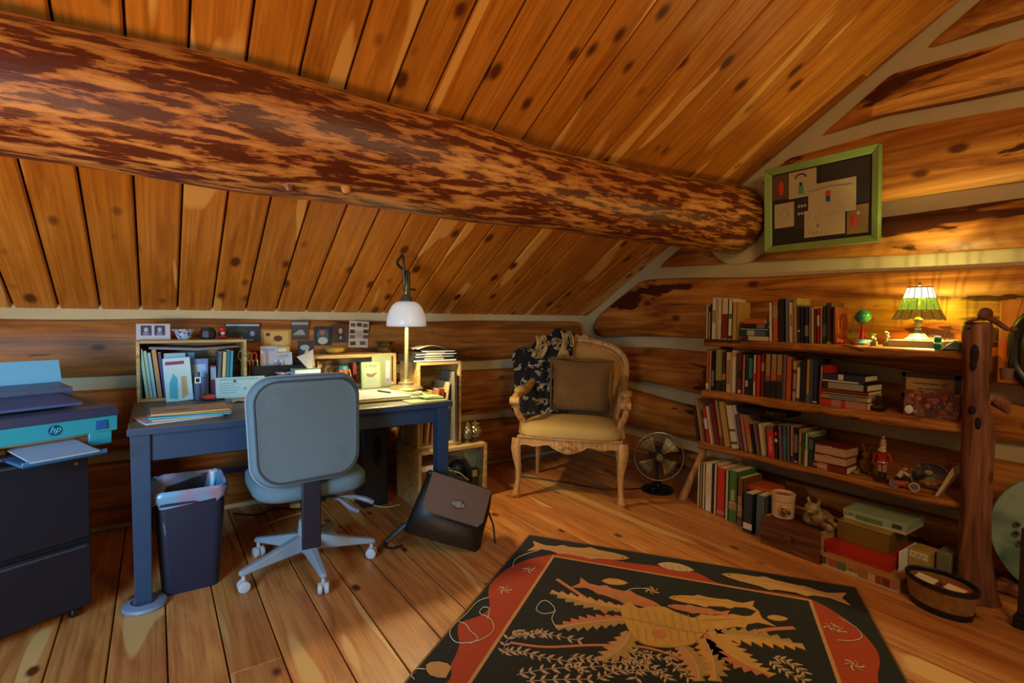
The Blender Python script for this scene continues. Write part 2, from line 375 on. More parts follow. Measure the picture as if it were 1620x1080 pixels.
MB().prism([(-.03, .045), (-.035, .105), (.40, .105), (.40, .0), (.02, .0), (.02, .03)], -.52, .055, lambda u, v, d: Vector((d, u, v))).build('body', plain('printer_side', '#a08468', .5), PT, .004)
MB().prism([(-.042, .05), (-.044, .112), (-.03, .112), (-.028, .05)], -.50, .078, lambda u, v, d: Vector((d, u, v))).prism([(-.04, .0), (-.042, .052), (-.03, .052), (-.03, .0)], -.02, .058, lambda u, v, d: Vector((d, u, v))).prism([(-.04, .0), (-.042, .052), (-.03, .052), (-.03, .0)], -.50, -.29, lambda u, v, d: Vector((d, u, v))).build('front_panel', tealp, PT, .003, label='bright teal front panel')
MB().prism([(-.044, .113), (-.036, .146), (.36, .16), (.40, .14), (.40, .106), (-.02, .106)], -.51, .08, lambda u, v, d: Vector((d, u, v))).build('scanner_lid', lidp, PT, .004)
MB().prism([(-.047, .114), (-.04, .145), (-.034, .146), (-.04, .113)], -.51, .081, lambda u, v, d: Vector((d, u, v))).build('lid_edge', darkp, PT, .001)
MB().box((.0, -.048, .063), (.04, -.042, .098)).build('display', plain('display_blue', '#1c4f86', .2), PT, .001)
lg = MB().lathe([(.02, 0), (.02, .003)], (-.128, -.043, .084), 28, axis=(0, -1, 0)).build('logo', plain('logo_navy', '#123a5c', .4), PT)
text_part('logo_letters', 'hp', .034, plain('logo_teal', '#4aa5b4', .4), lg, (-.128, -.0468, .087), (PI/2, 0, 0), shear=.35)
MB().box((-.285, -.055, .0), (-.025, .10, .012)).build('output_tray', darkp, PT, .002)
MB().box((-.27, -.19, -.006), (-.02, -.04, .004)).box((-.27, -.19, -.006), (-.02, -.184, .014)).build('tray_extension', plain('printer_blue_grey', '#2f5a80', .4), PT, .003)
MB().cbox((-.15, -.09, .02), (.20, .22, .004), Matrix.Rotation(.08, 3, 'X')).build('printed_sheets', plain('sheet_blue_grey', '#8ea0b8', .7), PT)
MB().cbox((-.17, .31, .195), (.40, .17, .05), Matrix.Rotation(.1, 3, 'X')).build('rear_feed_cover', lidp, PT, .002)
MB().cbox((-.24, .12, .178), (.44, .22, .010), Matrix.Rotation(.10, 3, 'X')).build('magazine', plain('magazine_blue', '#384c74', .5), PT).name = 'upper_lid_flap'
MB().cbox((-.09, .37, .265), (.26, .006, .11), Matrix.Rotation(-.25, 3, 'X')).build('paper_stack', plain('paper_blue_white', '#5f9cbc', .7, var=.02, bmp=0), PT, label='tall stack of pale paper in the rear feed')

# ---- office chair
OC = thing('office_chair', 'blue grey upholstered swivel chair with pale five-star base at the desk', 'chair', (.596, 2.652, 0))
def star(a): return Vector((math.cos(math.radians(a)), math.sin(math.radians(a)), 0))
for k in range(5):
    d = star(198+72*k+(4 if k == 2 else 0)); s = Vector((-d.y, d.x, 0))
    b = MB(); vs = []
    for t, hw, z0, z1 in ((.02, .030, .09, .17), (.12, .027, .088, .145), (.24, .022, .082, .115), (.31, .019, .076, .10), (.325, .012, .076, .094)):
        for sg, z in ((-1, z0), (1, z0), (.7, z1), (-.7, z1)): vs.append(d*t+s*hw*sg+Vector((0, 0, z)))
    b.add(vs, [(i*4+j, i*4+(j+1)%4, i*4+4+(j+1)%4, i*4+4+j) for i in range(4) for j in range(4)]+[(3,2,1,0), (16,17,18,19)])
    sp = b.build('base_spoke', M_grey, OC, .006)
    c = d*.305; ax = (s+d*.3).normalized()
    cb = MB()
    for sg in (-1, 1): cb.lathe([(.016, -.011), (.025, -.008), (.026, 0), (.025, .008), (.016, .011)], c+ax*.014*sg+Vector((0, 0, .026)), 18, axis=ax)
    cb.tube([c+Vector((0, 0, .03)), c+Vector((0, 0, .085))], .009, 8)
    cb.build('caster', plain('caster_grey', '#a6a9b0', .4), OC)
MB().lathe([(.0, .085), (.045, .085), (.042, .17), (.036, .235), (.03, .24)], n=24).build('hub', M_grey, OC)
MB().lathe([(.024, .23), (.024, .34), (.016, .34), (.016, .40)], n=18).build('gas_lift', plain('grey_light', '#9a9da6', .4), OC)
MB().box((-.1, -.12, .385), (.1, .10, .405)).box((-.05, -.16, .36), (.05, .06, .39)).build('mechanism', M_black, OC, .006)
MB().box((-.082, -.276, .20), (.0, -.262, .52)).build('back_support', plain('dark_slate_plastic', '#1c1c28', .5), OC, .006)
MB().box((-.06, -.27, .365), (-.02, -.08, .385)).build('support_arm', M_black, OC, .004)
for dx, z in ((.03, .30), (.1, .33)):
    MB().tube([(.02, -.12, .375), (.08+dx, -.16, .36), (.13+dx, -.19, z+.015), (.16+dx, -.21, z)], [.008, .01, .014, .011], 10).build('lever', plain('lever_grey', '#5c6474', .3), OC)
T = Matrix.Translation((.0, .02, .43)); b = MB(T)
pl = rrect(.50, .48, .12)
b.add([(x*k, y*k, z) for z, k in ((-.03, .93), (-.01, 1), (.035, 1), (.055, .93), (.062, .6)) for x, y in pl], [(i*24+j, i*24+(j+1)%24, i*24+24+(j+1)%24, i*24+24+j) for i in range(4) for j in range(24)]+[tuple(range(24))[::-1], tuple(range(96, 120))])
b.build('seat', M_fab, OC, angle=1)
R_ = Matrix.Rotation(-.07, 4, 'X'); Tb = Matrix.Translation((-.045, -.245, .728)) @ Matrix.Rotation(.10, 4, 'Z') @ R_
pl = rrect(.485, .47, .10, 7); n = len(pl)
def bk(pr, T):
    b = MB(T); b.add([(x*k*(1-.05*(y < 0)*abs(y)/.2), d-.03*(1-(x/.25)**2)+.02, y*k) for d, k in pr for x, y in pl], [(i*n+j, i*n+(j+1)%n, i*n+n+(j+1)%n, i*n+n+j) for i in range(len(pr)-1) for j in range(n)]+[tuple(range(n))[::-1], tuple(range((len(pr)-1)*n, len(pr)*n))]); return b
bk([(-.030, .90), (-.030, .93), (-.024, .97), (0, 1), (.03, .99), (.055, .93), (.062, .7)], Tb).build('backrest', M_fab, OC, angle=1)
bk([(-.0365, .86), (-.038, .885), (-.029, .90)], Tb).build('back_panel', plain('chair_back_panel', '#56666e', .85, var=.08, scale=50), OC, angle=1)
for kk, dd in ((.915, -.034), (1.0, .012)):
    ring = [Tb @ Vector((x*kk*(1-.05*(y < 0)*abs(y)/.2), dd-.03*(1-(x/.25)**2)+.02, y*kk)) for x, y in pl]
    MB().tube(ring+[ring[0]], .0045, 6, False).build('piping', plain('piping_pale', '#8a8f9a' if kk > .95 else '#39424f', .7), OC)

# ---- waste bin
WB = thing('waste_bin', 'dark plastic waste bin with a folded-over bag liner under the desk', 'bin', (.115, 2.80, 0))
def rr(w, h, r, z, n=6): return [(x, y, z) for x, y in rrect(w, h, r, n)]
lv = [(.215, .22, .03, .0), (.22, .225, .035, .01), (.27, .28, .045, .40), (.285, .295, .05, .405), (.29, .30, .05, .455), (.278, .288, .05, .455), (.265, .27, .045, .39), (.205, .21, .03, .02)]
b = MB(); n = 28; rs = [rr(*q) for q in lv]
b.add([p for r_ in rs for p in r_], [(i*n+j, i*n+(j+1)%n, i*n+n+(j+1)%n, i*n+n+j) for i in range(len(lv)-1) for j in range(n)]+[tuple(range(n))[::-1], tuple(range((len(lv)-1)*n, len(lv)*n))])
b.build('bin_body', plain('bin_plastic', '#1c2034', .45, var=.08), WB, angle=.9)
rnd = random.Random(5); b = MB(); lv = []
for w_, h_, r_, z, am in ((.286, .296, .05, .41, .012), (.30, .31, .05, .43, .007), (.30, .31, .05, .457, .004), (.285, .295, .05, .468, .003), (.27, .28, .05, .455, .006), (.25, .26, .05, .30, .012), (.2, .2, .04, .2, .02)):
    lv.append([(x+rnd.uniform(-am, am)*.7, y+rnd.uniform(-am, am)*.7, z+rnd.uniform(-am, am)*1.5) for x, y, z in rr(w_, h_, r_, z)])
b.add([p for r_ in lv for p in r_], [(i*n+j, i*n+(j+1)%n, i*n+n+(j+1)%n, i*n+n+j) for i in range(len(lv)-1) for j in range(n)])
mm, N, L, P = newmat('bag_liner'); v = coords(N, L, (1,1,1), False); nn = noise(N, L, v, 9, 3); r = ramp(N, [(.40, '#5a88a8'), (.60, '#846878'), (.7, '#748498')]); L.new(nn.outputs[0], r.inputs[0]); L.new(r.outputs[0], P.inputs['Base Color']); P.inputs['Roughness'].default_value = .3
b.build('bag_liner', mm, WB, angle=1.2)

# ---- satchel leaning on the desk leg
BG = thing('satchel', 'dark leather satchel with brown front flap slumped against the desk leg', 'bag', (1.235, 2.47, .035), -.42)
leather = plain('black_leather', '#1c1512', .45, var=.25, scale=30, bmp=.5); flapm = plain('brown_flap', '#5a4238', .55, var=.2, scale=18, bmp=.4)
Tb = Matrix.Rotation(.36, 4, 'Y') @ Matrix.Rotation(-.42, 4, 'X')
b = MB(Tb)
def bagf(u, v):
    a = 2*PI*u; z = v*.31; w_ = .21-.02*v; t = .085*(1-.45*v)+.01*math.sin(3*a)
    c, s2 = math.cos(a), math.sin(a); return Vector((w_*math.copysign(abs(c)**.45, c), t*math.copysign(abs(s2)**.6, s2)+.02*math.sin(z*20), z+.03*math.sin(a*2)*v*.2))
b.grid(bagf, 33, 10); b.add([bagf(u/16, 1) for u in range(16)], [tuple(range(16))]); b.add([bagf(u/16, 0) for u in range(16)], [tuple(range(16))])
b.build('bag_body', leather, BG, angle=1.2)
fp = [(-.175, .0), (.165, .0), (.165, -.17), (.14, -.205), (-.14, -.205), (-.175, -.17)]
MB(Tb).prism(fp, 0, .008, lambda u, v, d: Vector((u, -.077-.018*(-v)/.2-d, .32+v))).box((-.175, -.085, .312), (.165, .035, .322)).build('flap', flapm, BG, .004)
MB(Tb).box((-.19, -.03, .305), (.18, .045, .335)).build('top_flap_roll', leather, BG, .01)
bk_ = MB(Tb).box((-.03, -.113, .185), (.04, -.104, .205)).build('clasp', plain('dull_clasp', '#7a746c', .6, .3), BG, .002)
MB(Tb).box((-.01, -.119, .178), (.02, -.112, .212)).build('clasp_plate', plain('dull_clasp', '#7a746c', .6, .3), bk_, .002)
MB(Tb).tube([(.20, .0, .22), (.25, .01, .16), (.29, .0, .05), (.26, -.01, -.0), (.2, .0, .04)], .007, 8, flat=.6).build('handle_strap', leather, BG)
MB().tube([(-.19, .03, .10), (-.25, .02, .05), (-.29, .0, .02), (-.29, -.04, .012), (-.25, -.06, .012), (-.2, -.05, .02)], .014, 8, flat=.4).build('shoulder_strap', leather, BG)

# ---- armchair
AF = Vector((.677, -.736, 0)); AR = math.atan2(-.736, .677)
AC = thing('armchair', 'carved open-arm armchair with mustard seat standing in the log corner', 'armchair', (2.274, 2.68, 0), AR); AC.scale = (1.06, 1, 1)
gold = plain('mustard_velvet', '#a8884c', .85, var=.12, scale=12, bmp=.2)
def cab(sx):
    return [(sx*.338, -.012, .0), (sx*.336, -.014, .018), (sx*.332, -.004, .05), (sx*.325, .012, .12), (sx*.325, .012, .20), (sx*.335, .004, .28), (sx*.34, .006, .34), (sx*.335, .02, .40)]
for sx in (-1, 1):
    MB().tube(cab(sx), [.024, .028, .02, .017, .021, .028, .033, .034], 12).ball((sx*.338, -.018, .018), .024, 10, (1, 1.1, .8)).build('front_leg', M_gilt, AC)
    MB().tube([(sx*.30, .60, 0), (sx*.295, .585, .1), (sx*.29, .56, .2), (sx*.285, .545, .40)], [.017, .017, .02, .024], 10).build('rear_leg', M_gilt, AC)
# apron: scalloped lower edge
n = 41; top_, bot = [], []
for i in range(n):
    x = -.33+.66*i/(n-1); q = abs(x)/.33
    dz = .035+.045*math.exp(-(x/.085)**2)+.012*math.cos(q*PI*3)*(1 if q > .3 else 0)+(.03*(q-.8)/.2 if q > .8 else 0)
    bot.append((x, .405-dz)); top_.append((x, .425))
fy = lambda x: -.004-.03*math.cos(x/.33*PI/2)**2
b = MB(); b.add([(x, fy(x)+d, z) for d in (0, .025) for row in (top_, bot) for x, z in row],
  [(i, i+1, n+i+1, n+i) for i in range(n-1)]+[(2*n+i+1, 2*n+i, 3*n+i, 3*n+i+1) for i in range(n-1)]+[(n+i, n+i+1, 3*n+i+1, 3*n+i) for i in range(n-1)]+[(i+1, i, 2*n+i, 2*n+i+1) for i in range(n-1)]+[(0, n, 3*n, 2*n), (n-1, 2*n-1, 4*n-1, 3*n-1)])
b.build('front_apron', M_gilt, AC, angle=.8)
b = MB()
b.tube([(x, fy(x)-.004, z+.004) for x, z in bot], .006, 8)
b.tube([(x, fy(x)-.005, .418) for x, z in top_], .006, 8)
b.build('apron_moulding', M_gilt, AC)
b = MB()
for i in range(-4, 5):
    a = i*.27; b.tube([(.002+math.sin(a)*.012, -.042, .352), (math.sin(a)*.05, -.05, .352+.028*math.cos(a)), (math.sin(a)*.062, -.044, .352+.045*math.cos(a))], [.004, .0075, .004], 8)
b.ball((0, -.04, .345), .02, 10, (1.6, .5, .8))
b.build('carved_shell', M_gilt, AC)
for sx in (-1, 1):
    MB().box((sx*.322-.013, .0, .355), (sx*.322+.013, .58, .42)).build('side_rail', M_gilt, AC, .006)
MB().box((-.28, .53, .34), (.28, .556, .42)).build('rear_rail', M_gilt, AC, .006)
# seat cushion
pl = [(-.335, -.005), (-.2, -.032), (0, -.042), (.2, -.032), (.335, -.005), (.335, .30), (.30, .53), (-.30, .53), (-.335, .30)]
def rnd_poly(pl, k):
    cx = sum(p[0] for p in pl)/len(pl); cy = sum(p[1] for p in pl)/len(pl); return [(cx+(x-cx)*k, cy+(y-cy)*k) for x, y in pl]
n = len(pl); b = MB(); lv = [(.415, .985), (.43, 1.01), (.455, 1.01), (.485, .97), (.505, .85), (.52, .6), (.524, .25)]
b.add([(x, y, z) for z, k in lv for x, y in rnd_poly(pl, k)], [(i*n+j, i*n+(j+1)%n, i*n+n+(j+1)%n, i*n+n+j) for i in range(len(lv)-1) for j in range(n)]+[tuple(range(n))[::-1], tuple(range((len(lv)-1)*n, len(lv)*n))])
b.build('seat_cushion', gold, AC, angle=1.5, sub=2)
# back: arched frame + padded panel, leaning
def bp(x, z, d=0): return Vector((x, .545+(z-.42)*.20+d, z))
out = [(-.27, .50), (-.30, .62), (-.33, .78), (-.325, .90), (-.26, .985), (-.15, 1.03), (0, 1.055), (.15, 1.03), (.26, .985), (.325, .90), (.33, .78), (.30, .62), (.27, .50)]
def catmull(p, k=4):
    p = [Vector(q) for q in p]; o = []
    for i in range(len(p)-1):
        a, b_, c, d = p[max(i-1, 0)], p[i], p[i+1], p[min(i+2, len(p)-1)]
        for j in range(k):
            t = j/k; o.append(.5*((2*b_)+(c-a)*t+(2*a-5*b_+4*c-d)*t*t+(3*b_-a-3*c+d)*t**3))
    return o+[p[-1]]
MB().tube(catmull([bp(x, z) for x, z in out]), .026, 10).build('back_frame', M_gilt, AC)
MB().tube(catmull([bp(x*.93, .5+(z-.5)*.95, -.022) for x, z in out]), .008, 8).build('back_moulding', M_gilt, AC)
MB().tube([bp(-.27, .50), bp(.27, .50)], .024, 8).tube([bp(-.27, .5), (-.285, .545, .38)], .024, 8).tube([bp(.27, .5), (.285, .545, .38)], .024, 8).build('back_lower_rail', M_gilt, AC)
b = MB(); n = len(out); cz = .76
rings = [[bp(x*k, cz+(z-cz)*k, d) for x, z in out] for k, d in ((.95, .012), (.93, -.02), (.82, -.048), (.5, -.062), (.12, -.064))]
b.add([p for r_ in rings for p in r_], [(i*n+j, i*n+(j+1)%n, i*n+n+(j+1)%n, i*n+n+j) for i in range(4) for j in range(n)]+[tuple(range(4*n, 5*n)), tuple(range(n))])
b.build('back_pad', plain('gold_back_fabric', '#b07f3c', .8, var=.12, scale=14), AC, angle=2)
MB().tube(catmull([bp(x, z+.012, -.02) for x, z in ((-.06, 1.045), (-.03, 1.075), (0, 1.06), (.03, 1.075), (.06, 1.045))]), .013, 8).build('crest_carving', M_gilt, AC)
for sx in (-1, 1):
    MB().tube(catmull([(sx*.325, .13, .42), (sx*.315, .10, .50), (sx*.34, .05, .57), (sx*.355, .035, .64), (sx*.35, .03, .665)]), [.024]*4+[.022]*4+[.02]*4+[.022]*4+[.024], 10).build('arm_support', M_gilt, AC)
    MB().tube(catmull([(sx*.35, .0, .655), (sx*.35, .04, .685), (sx*.345, .15, .69), (sx*.335, .32, .70), (sx*.325, .52, .745), (sx*.32, .60, .78)]), [.03, .032]+[.026]*19, 10).lathe([(.001, -.032), (.028, -.03), (.03, .03), (.001, .032)], (sx*.35, .005, .66), 16, axis=(1, 0, 0)).build('armrest', M_gilt, AC)
    MB().ball((sx*.345, .17, .715), .05, 14, (.85, 2.3, .55)).build('arm_pad', gold, AC)
# cushion on the chair
PL = tag(thing('throw_pillow', 'x', 'x', (2.274, 2.68, 0), AR), 'square brown suede throw pillow with ragged edge leaning on armchair back', 'pillow')
b = MB(); T = Matrix.Translation((.035, .40, .722)) @ Matrix.Rotation(.24, 4, 'X') @ Matrix.Rotation(.03, 4, 'Y'); b.T = T
W, H_ = .215, .205
def pf(sg):
    def f(u, v):
        x = (2*u-1); y = (2*v-1); k = ((1-x**4)*(1-y**4)); return Vector((W*x*(1-.06*(1-y*y)*abs(x)), sg*(.007+.075*max(0, k)**.6), H_*y*(1-.05*(1-x*x)*abs(y))))
    return f
b.grid(pf(-1), 15, 15).grid(pf(1), 15, 15)
suede = plain('brown_suede', '#6a4a22', .95, var=.3, scale=9, bmp=.3)
b.build('pillow_body', suede, PL, angle=2)
b = MB(T); rn = random.Random(2)
edge = []
for k in range(40):
    t = k/40*4; s4 = int(t); q = (t-s4)*2-1
    edge.append([(q, -1), (1, q), (-q, 1), (-1, -q)][s4])
b.add([(x*W*1.0, 0, y*H_) for x, y in edge]+[(x*W*(1.07+rn.uniform(-.02, .05)), rn.uniform(-.01, .01), y*H_*(1.07+rn.uniform(-.02, .05))) for x, y in edge], [(i, (i+1)%40, 40+(i+1)%40, 40+i) for i in range(40)])
b.build('fringe', suede, PL, solid=.003)
# blanket over the back and the left arm
mm, N, L, P = newmat('dark_patterned_throw'); v = coords(N, L, (6, 6, 9), False, (0.3, .5, .2)); nn = noise(N, L, v, 1.8, 3, .8)
r = ramp(N, [(0, '#0c0908'), (.55, '#16110e'), (.57, '#a99a80'), (.61, '#7a5a2c'), (.68, '#120e0c')], 'CONSTANT'); L.new(nn.outputs[0], r.inputs[0]); L.new(r.outputs[0], P.inputs['Base Color']); P.inputs['Roughness'].default_value = .95
BL = thing('throw_blanket', 'black and tan patterned throw draped over the left of the armchair back', 'blanket', (2.274, 2.68, 0), AR)
def bl(u, v):
    # u across the back from the outer left to the middle, v from behind, over the top, down to the seat
    s_ = v*1.05-.30
    x = -.52+.47*u+ (.06*(1-u))*(max(0, v-.3))
    ztop = 1.09-.16*max(0, (-.20-x))/.30*1.2+.02*math.sin(u*19)
    if s_ < 0: y, z = .67+.055+.02*math.sin(u*14), ztop+s_*.9
    elif s_ < .09: a = s_/.09*PI; y, z = .67+.055*math.cos(a), ztop+.045*math.sin(a)
    else:
        q = s_-.09; z = ztop-q*.92; y = .615-.20*q-.03*math.sin(q*5)
    fold = math.sin(u*13+v*3)*.034+math.sin(u*29+v*8)*.014
    y -= abs(fold)*1.2 if s_ > 0 else 0; x += .012*math.sin(v*15+u*6)
    return Vector((x, y-.02, max(z, .50)+fold*.2))
MB().grid(bl, 40, 44).build('cloth', mm, BL, angle=2, solid=.008)
mm2, N, L, P = newmat('tan_fleece_lining'); v = coords(N, L, (4, 4, 6), False); nn = noise(N, L, v, 3, 2, .6); r = ramp(N, [(.3, '#2a241c'), (.45, '#9a7434'), (.6, '#b89458')]); L.new(nn.outputs[0], r.inputs[0]); L.new(r.outputs[0], P.inputs['Base Color']); P.inputs['Roughness'].default_value = .95
for x0, z0, ln in ((-.30, 1.09, .17), (-.10, 1.12, .20)):
    MB().grid(lambda u, v: Vector((x0-.045+.09*u+.02*math.sin(v*4), .545-.02*math.cos(u*PI*2)+.06*(1-v)-.03, z0-ln*v+.01*math.cos(u*9))), 9, 9).build('turned_back_fold', mm2, BL, angle=2, solid=.01)

# ---- fan
FN = thing('desk_fan', 'small black round fan with brass blades on the floor beside the armchair', 'fan', (2.955, 2.50, 0), -.7)
MB().lathe([(.0, 0), (.11, 0), (.115, .012), (.10, .028), (.05, .04), (.03, .055), (.02, .07), (.0, .07)], n=32).build('base', plain('glossy_black', '#0c0d12', .15), FN)
MB().tube([(0, .03, .05), (0, .05, .12), (0, .05, .20), (0, .03, .255)], .012, 10).build('stem', M_black, FN)
MB().lathe([(.0, -.0), (.05, .0), (.058, .03), (.05, .08), (.03, .10), (0, .10)], (0, .02, .255), 20, axis=(0, 1, 0)).build('motor_housing', M_black, FN)
MB().tube([(math.cos(2*PI*i/40)*.17, -.035, .255+math.sin(2*PI*i/40)*.17) for i in range(41)], .005, 8, False).build('front_rim', M_steel, FN, label='bright steel front rim')
b = MB()
for rr_ in (.05, .09, .13): b.tube([(math.cos(2*PI*i/32)*rr_, -.05+.3*rr_*rr_/.17, .255+math.sin(2*PI*i/32)*rr_) for i in range(33)], .0011, 4, False)
for k in range(24):
    a = 2*PI*k/24; b.tube([(math.cos(a)*.03, -.05, .255+math.sin(a)*.03), (math.cos(a)*.17, -.033, .255+math.sin(a)*.17), (math.cos(a)*.165, .03, .255+math.sin(a)*.165), (math.cos(a)*.05, .055, .255+math.sin(a)*.05)], .0012, 4)
b.build('wire_guard', M_black, FN)
for k in range(4):
    a0 = PI/4+k*PI/2
    MB().grid(lambda u, v: Vector((math.cos(a0+(v-.5)*1.05*(.55+.45*u))*(.03+.115*u), -.012+(v-.5)*.035, .255+math.sin(a0+(v-.5)*1.05*(.55+.45*u))*(.03+.115*u))), 7, 7).build('blade', plain('fan_blade_bronze', '#8a7444', .4, .3), FN, solid=.002)
MB().lathe([(.0, -.03), (.024, -.03), (.026, -.01), (.026, .02), (0, .02)], (0, -.03, .255), 20, axis=(0, 1, 0)).build('hub_badge', M_brass, FN)
# ================================================================ BOOKCASE
BX = 2.97
BC = thing('bookcase', 'rustic bookcase of live-edge slabs between a knotty trunk post and slanting leg', 'bookcase', (3.1, 1.5, 0))
def off(b): b.T = Matrix.Translation((-3.1, -1.5, 0)) @ b.T; return b
def slab(y0, y1, z0, z1, depth, seed):
    rn = random.Random(seed); n = 28; b = off(MB()); st = []
    for i in range(n):
        y = y0+(y1-y0)*i/(n-1); w_ = .010*math.sin(y*7+seed)+.006*math.sin(y*19+seed*2); t = .004*math.sin(y*11+seed)
        f = BX+w_; st.append([(f+.012, y, z0-t), (f-.002, y, z0+.012-t), (f-.004, y, (z0+z1)/2), (f+.002, y, z1-.008), (f+.012, y, z1), (f+depth-w_, y, z1), (f+depth-w_, y, z0)])
    m_ = 7; b.add([p for s in st for p in s], [(i*m_+j, i*m_+(j+1)%m_, (i+1)*m_+(j+1)%m_, (i+1)*m_+j) for i in range(n-1) for j in range(m_)]+[tuple(range(m_)), tuple((n-1)*m_+j for j in range(m_))[::-1]])
    b.build('shelf', M_slab, BC, angle=1)
Z1, Z2, Z3 = 1.097, .765, .412
slab(.80, 2.15, 1.047, Z1, .31, 1); slab(.79, 2.16, .714, Z2, .31, 2); slab(.78, 2.18, .374, Z3, .31, 3)
b = off(MB())
def trunk(b, pts, n=18, seed=1):
    rn = random.Random(seed); ph = [rn.uniform(0, 6) for _ in range(5)]; rings = []
    for cx, cy, z, rx, ry in pts:
        rings.append([Vector((cx+math.cos(a)*rx*(1+.07*math.sin(3*a+ph[0]+z*5)+.04*math.sin(5*a+z*13)), cy+math.sin(a)*ry*(1+.06*math.sin(2*a+ph[1]+z*7)), z)) for a in [2*PI*j/n for j in range(n)]])
    b.add([p for r_ in rings for p in r_], [(i*n+j, i*n+(j+1)%n, (i+1)*n+(j+1)%n, (i+1)*n+j) for i in range(len(rings)-1) for j in range(n)]+[tuple(range(n))[::-1], tuple((len(rings)-1)*n+j for j in range(n))])
tp = [(3.00, .735, 0, .115, .075), (2.99, .74, .06, .10, .066), (2.985, .75, .2, .085, .058), (2.985, .752, .4, .082, .056), (2.985, .758, .6, .08, .055), (2.985, .758, .75, .082, .054), (2.985, .772, .88, .07, .043), (2.985, .775, .98, .068, .041), (2.985, .776, 1.08, .078, .05), (2.985, .778, 1.16, .085, .056), (2.985, .778, 1.205, .08, .054), (2.985, .778, 1.222, .07, .048)]
st = []
for i in range(len(tp)-1):
    for k in range(4): st.append(tuple((tp[i][q]+(tp[i+1][q]-tp[i][q])*k/4)*(.72 if q == 3 else 1) for q in range(5)))
trunk(b, st+[tp[-1]]); b.build('trunk_post', M_trunk, BC, angle=1.5)
hol = plain('dark_hollow', '#1c0d06', .9)
b = off(MB())
for px, py, sx, sz in ((1545, 560, .016, .045), (1543, 575, .012, .03), (1537, 519, .006, .006), (1541, 647, .014, .02), (1550, 668, .012, .03)):
    p = onX(px, py, 2.975); d = (Vector((0, 0, EYE))-p).normalized()
    zz = p.z; b.T = Matrix.Translation((-3.1, -1.5, 0)); b.ball((2.930 if zz > 1 else 2.930, p.y-.005, zz), 1, 10, (.010, sx, sz))
b.build('hollow', hol, BC)
MB(Matrix.Translation((-3.1, -1.5, 0))).tube([(3.06, .72, .88), (3.05, .69, .86), (3.04, .675, .83)], [.03, .026, .006], 10).build('branch_stub', M_trunk, BC)
b = off(MB()); pa, pb = Vector((2.96, 2.29, .0)), Vector((3.03, 2.17, .376))
b.tube([pa, pa.lerp(pb, .3), pa.lerp(pb, .7), pb], [.03, .024, .02, .024], 12).build('slanting_leg', M_gilt, BC, label='pale slanting leg at the left end')
MB(Matrix.Translation((-3.1, -1.5, 0))).box((3.14, 2.135, .41), (3.26, 2.155, 1.28)).build('upright_board', M_slab, BC, .003)
MB(Matrix.Translation((-3.1, -1.5, 0))).box((3.20, .82, 0), (3.26, .87, 1.05)).build('upright_board', M_slab, BC, .003)

ORD = ['zeroth', 'first', 'second', 'third', 'fourth', 'fifth', 'sixth', 'seventh', 'eighth', 'ninth', 'tenth', 'eleventh', 'twelfth', 'thirteenth', 'fourteenth', 'fifteenth', 'sixteenth', 'seventeenth', 'eighteenth', 'nineteenth', 'twentieth', 'twenty-first', 'twenty-second', 'twenty-third', 'twenty-fourth', 'twenty-fifth', 'twenty-sixth', 'twenty-seventh', 'twenty-eighth', 'twenty-ninth', 'thirtieth', 'thirty-first']
COL = {'cream': '#c0aa80', 'tan': '#9a7848', 'white': '#c6bca4', 'black': '#1e1a18', 'dark brown': '#40241a', 'dark red': '#6e2018', 'red': '#b8281a', 'orange': '#b4501e', 'yellow': '#b08a3c', 'olive': '#8a8040', 'green': '#3e6a34', 'dark green': '#22362c', 'teal': '#2f6a6a', 'grey': '#6e6a64', 'blue': '#3a4c6a', 'navy': '#20283e', 'pink': '#a8705c', 'mauve': '#705058', 'gold': '#9a7a3a', 'brown': '#6a4024', 'pale green': '#9aa878', 'slate': '#4a5860'}
def bmat(c): return plain('cover_'+c.replace(' ', '_'), COL.get(c, c), .5, var=.08, scale=40, bmp=.05)
def book(name_pos, cname, shelf, group, w_, h, dep, loc, roll=0, band=None, flat=False, letter=None, rz=0, hard=True):
    """spine faces -X in local axes; x depth, y thickness, z height"""
    t = thing('book', name_pos, 'book', loc, group=group)
    t.rotation_euler = (roll, 0, rz) if not flat else (0, 0, rz)
    if flat: # spine horizontal: length along y = h, thickness along z = w
        A = lambda x0, y0, z0, x1, y1, z1: ((x0, -h/2+z0, y0+w_/2), (x1, -h/2+z1, y1+w_/2))
    else:
        A = lambda x0, y0, z0, x1, y1, z1: ((x0, y0, z0), (x1, y1, z1))
    c = .0022; b = MB()
    for q in ((0, -w_/2, 0, c*1.3, w_/2, h), (0, -w_/2, 0, dep, -w_/2+c, h), (0, w_/2-c, 0, dep, w_/2, h)): b.box(*A(*q))
    b.build('cover', bmat(cname), t, smooth=False)
    MB().box(*A(.0025, -w_/2+c, .003, dep-.004, w_/2-c, h-.003)).build('page_block', M_page, t, smooth=False)
    if band:
        for z0, z1, bc in band: MB().box(*A(-.0008, -w_/2*.96, h*z0, .001, w_/2*.96, h*z1)).build('spine_label', bmat(bc), t, smooth=False)
    return t
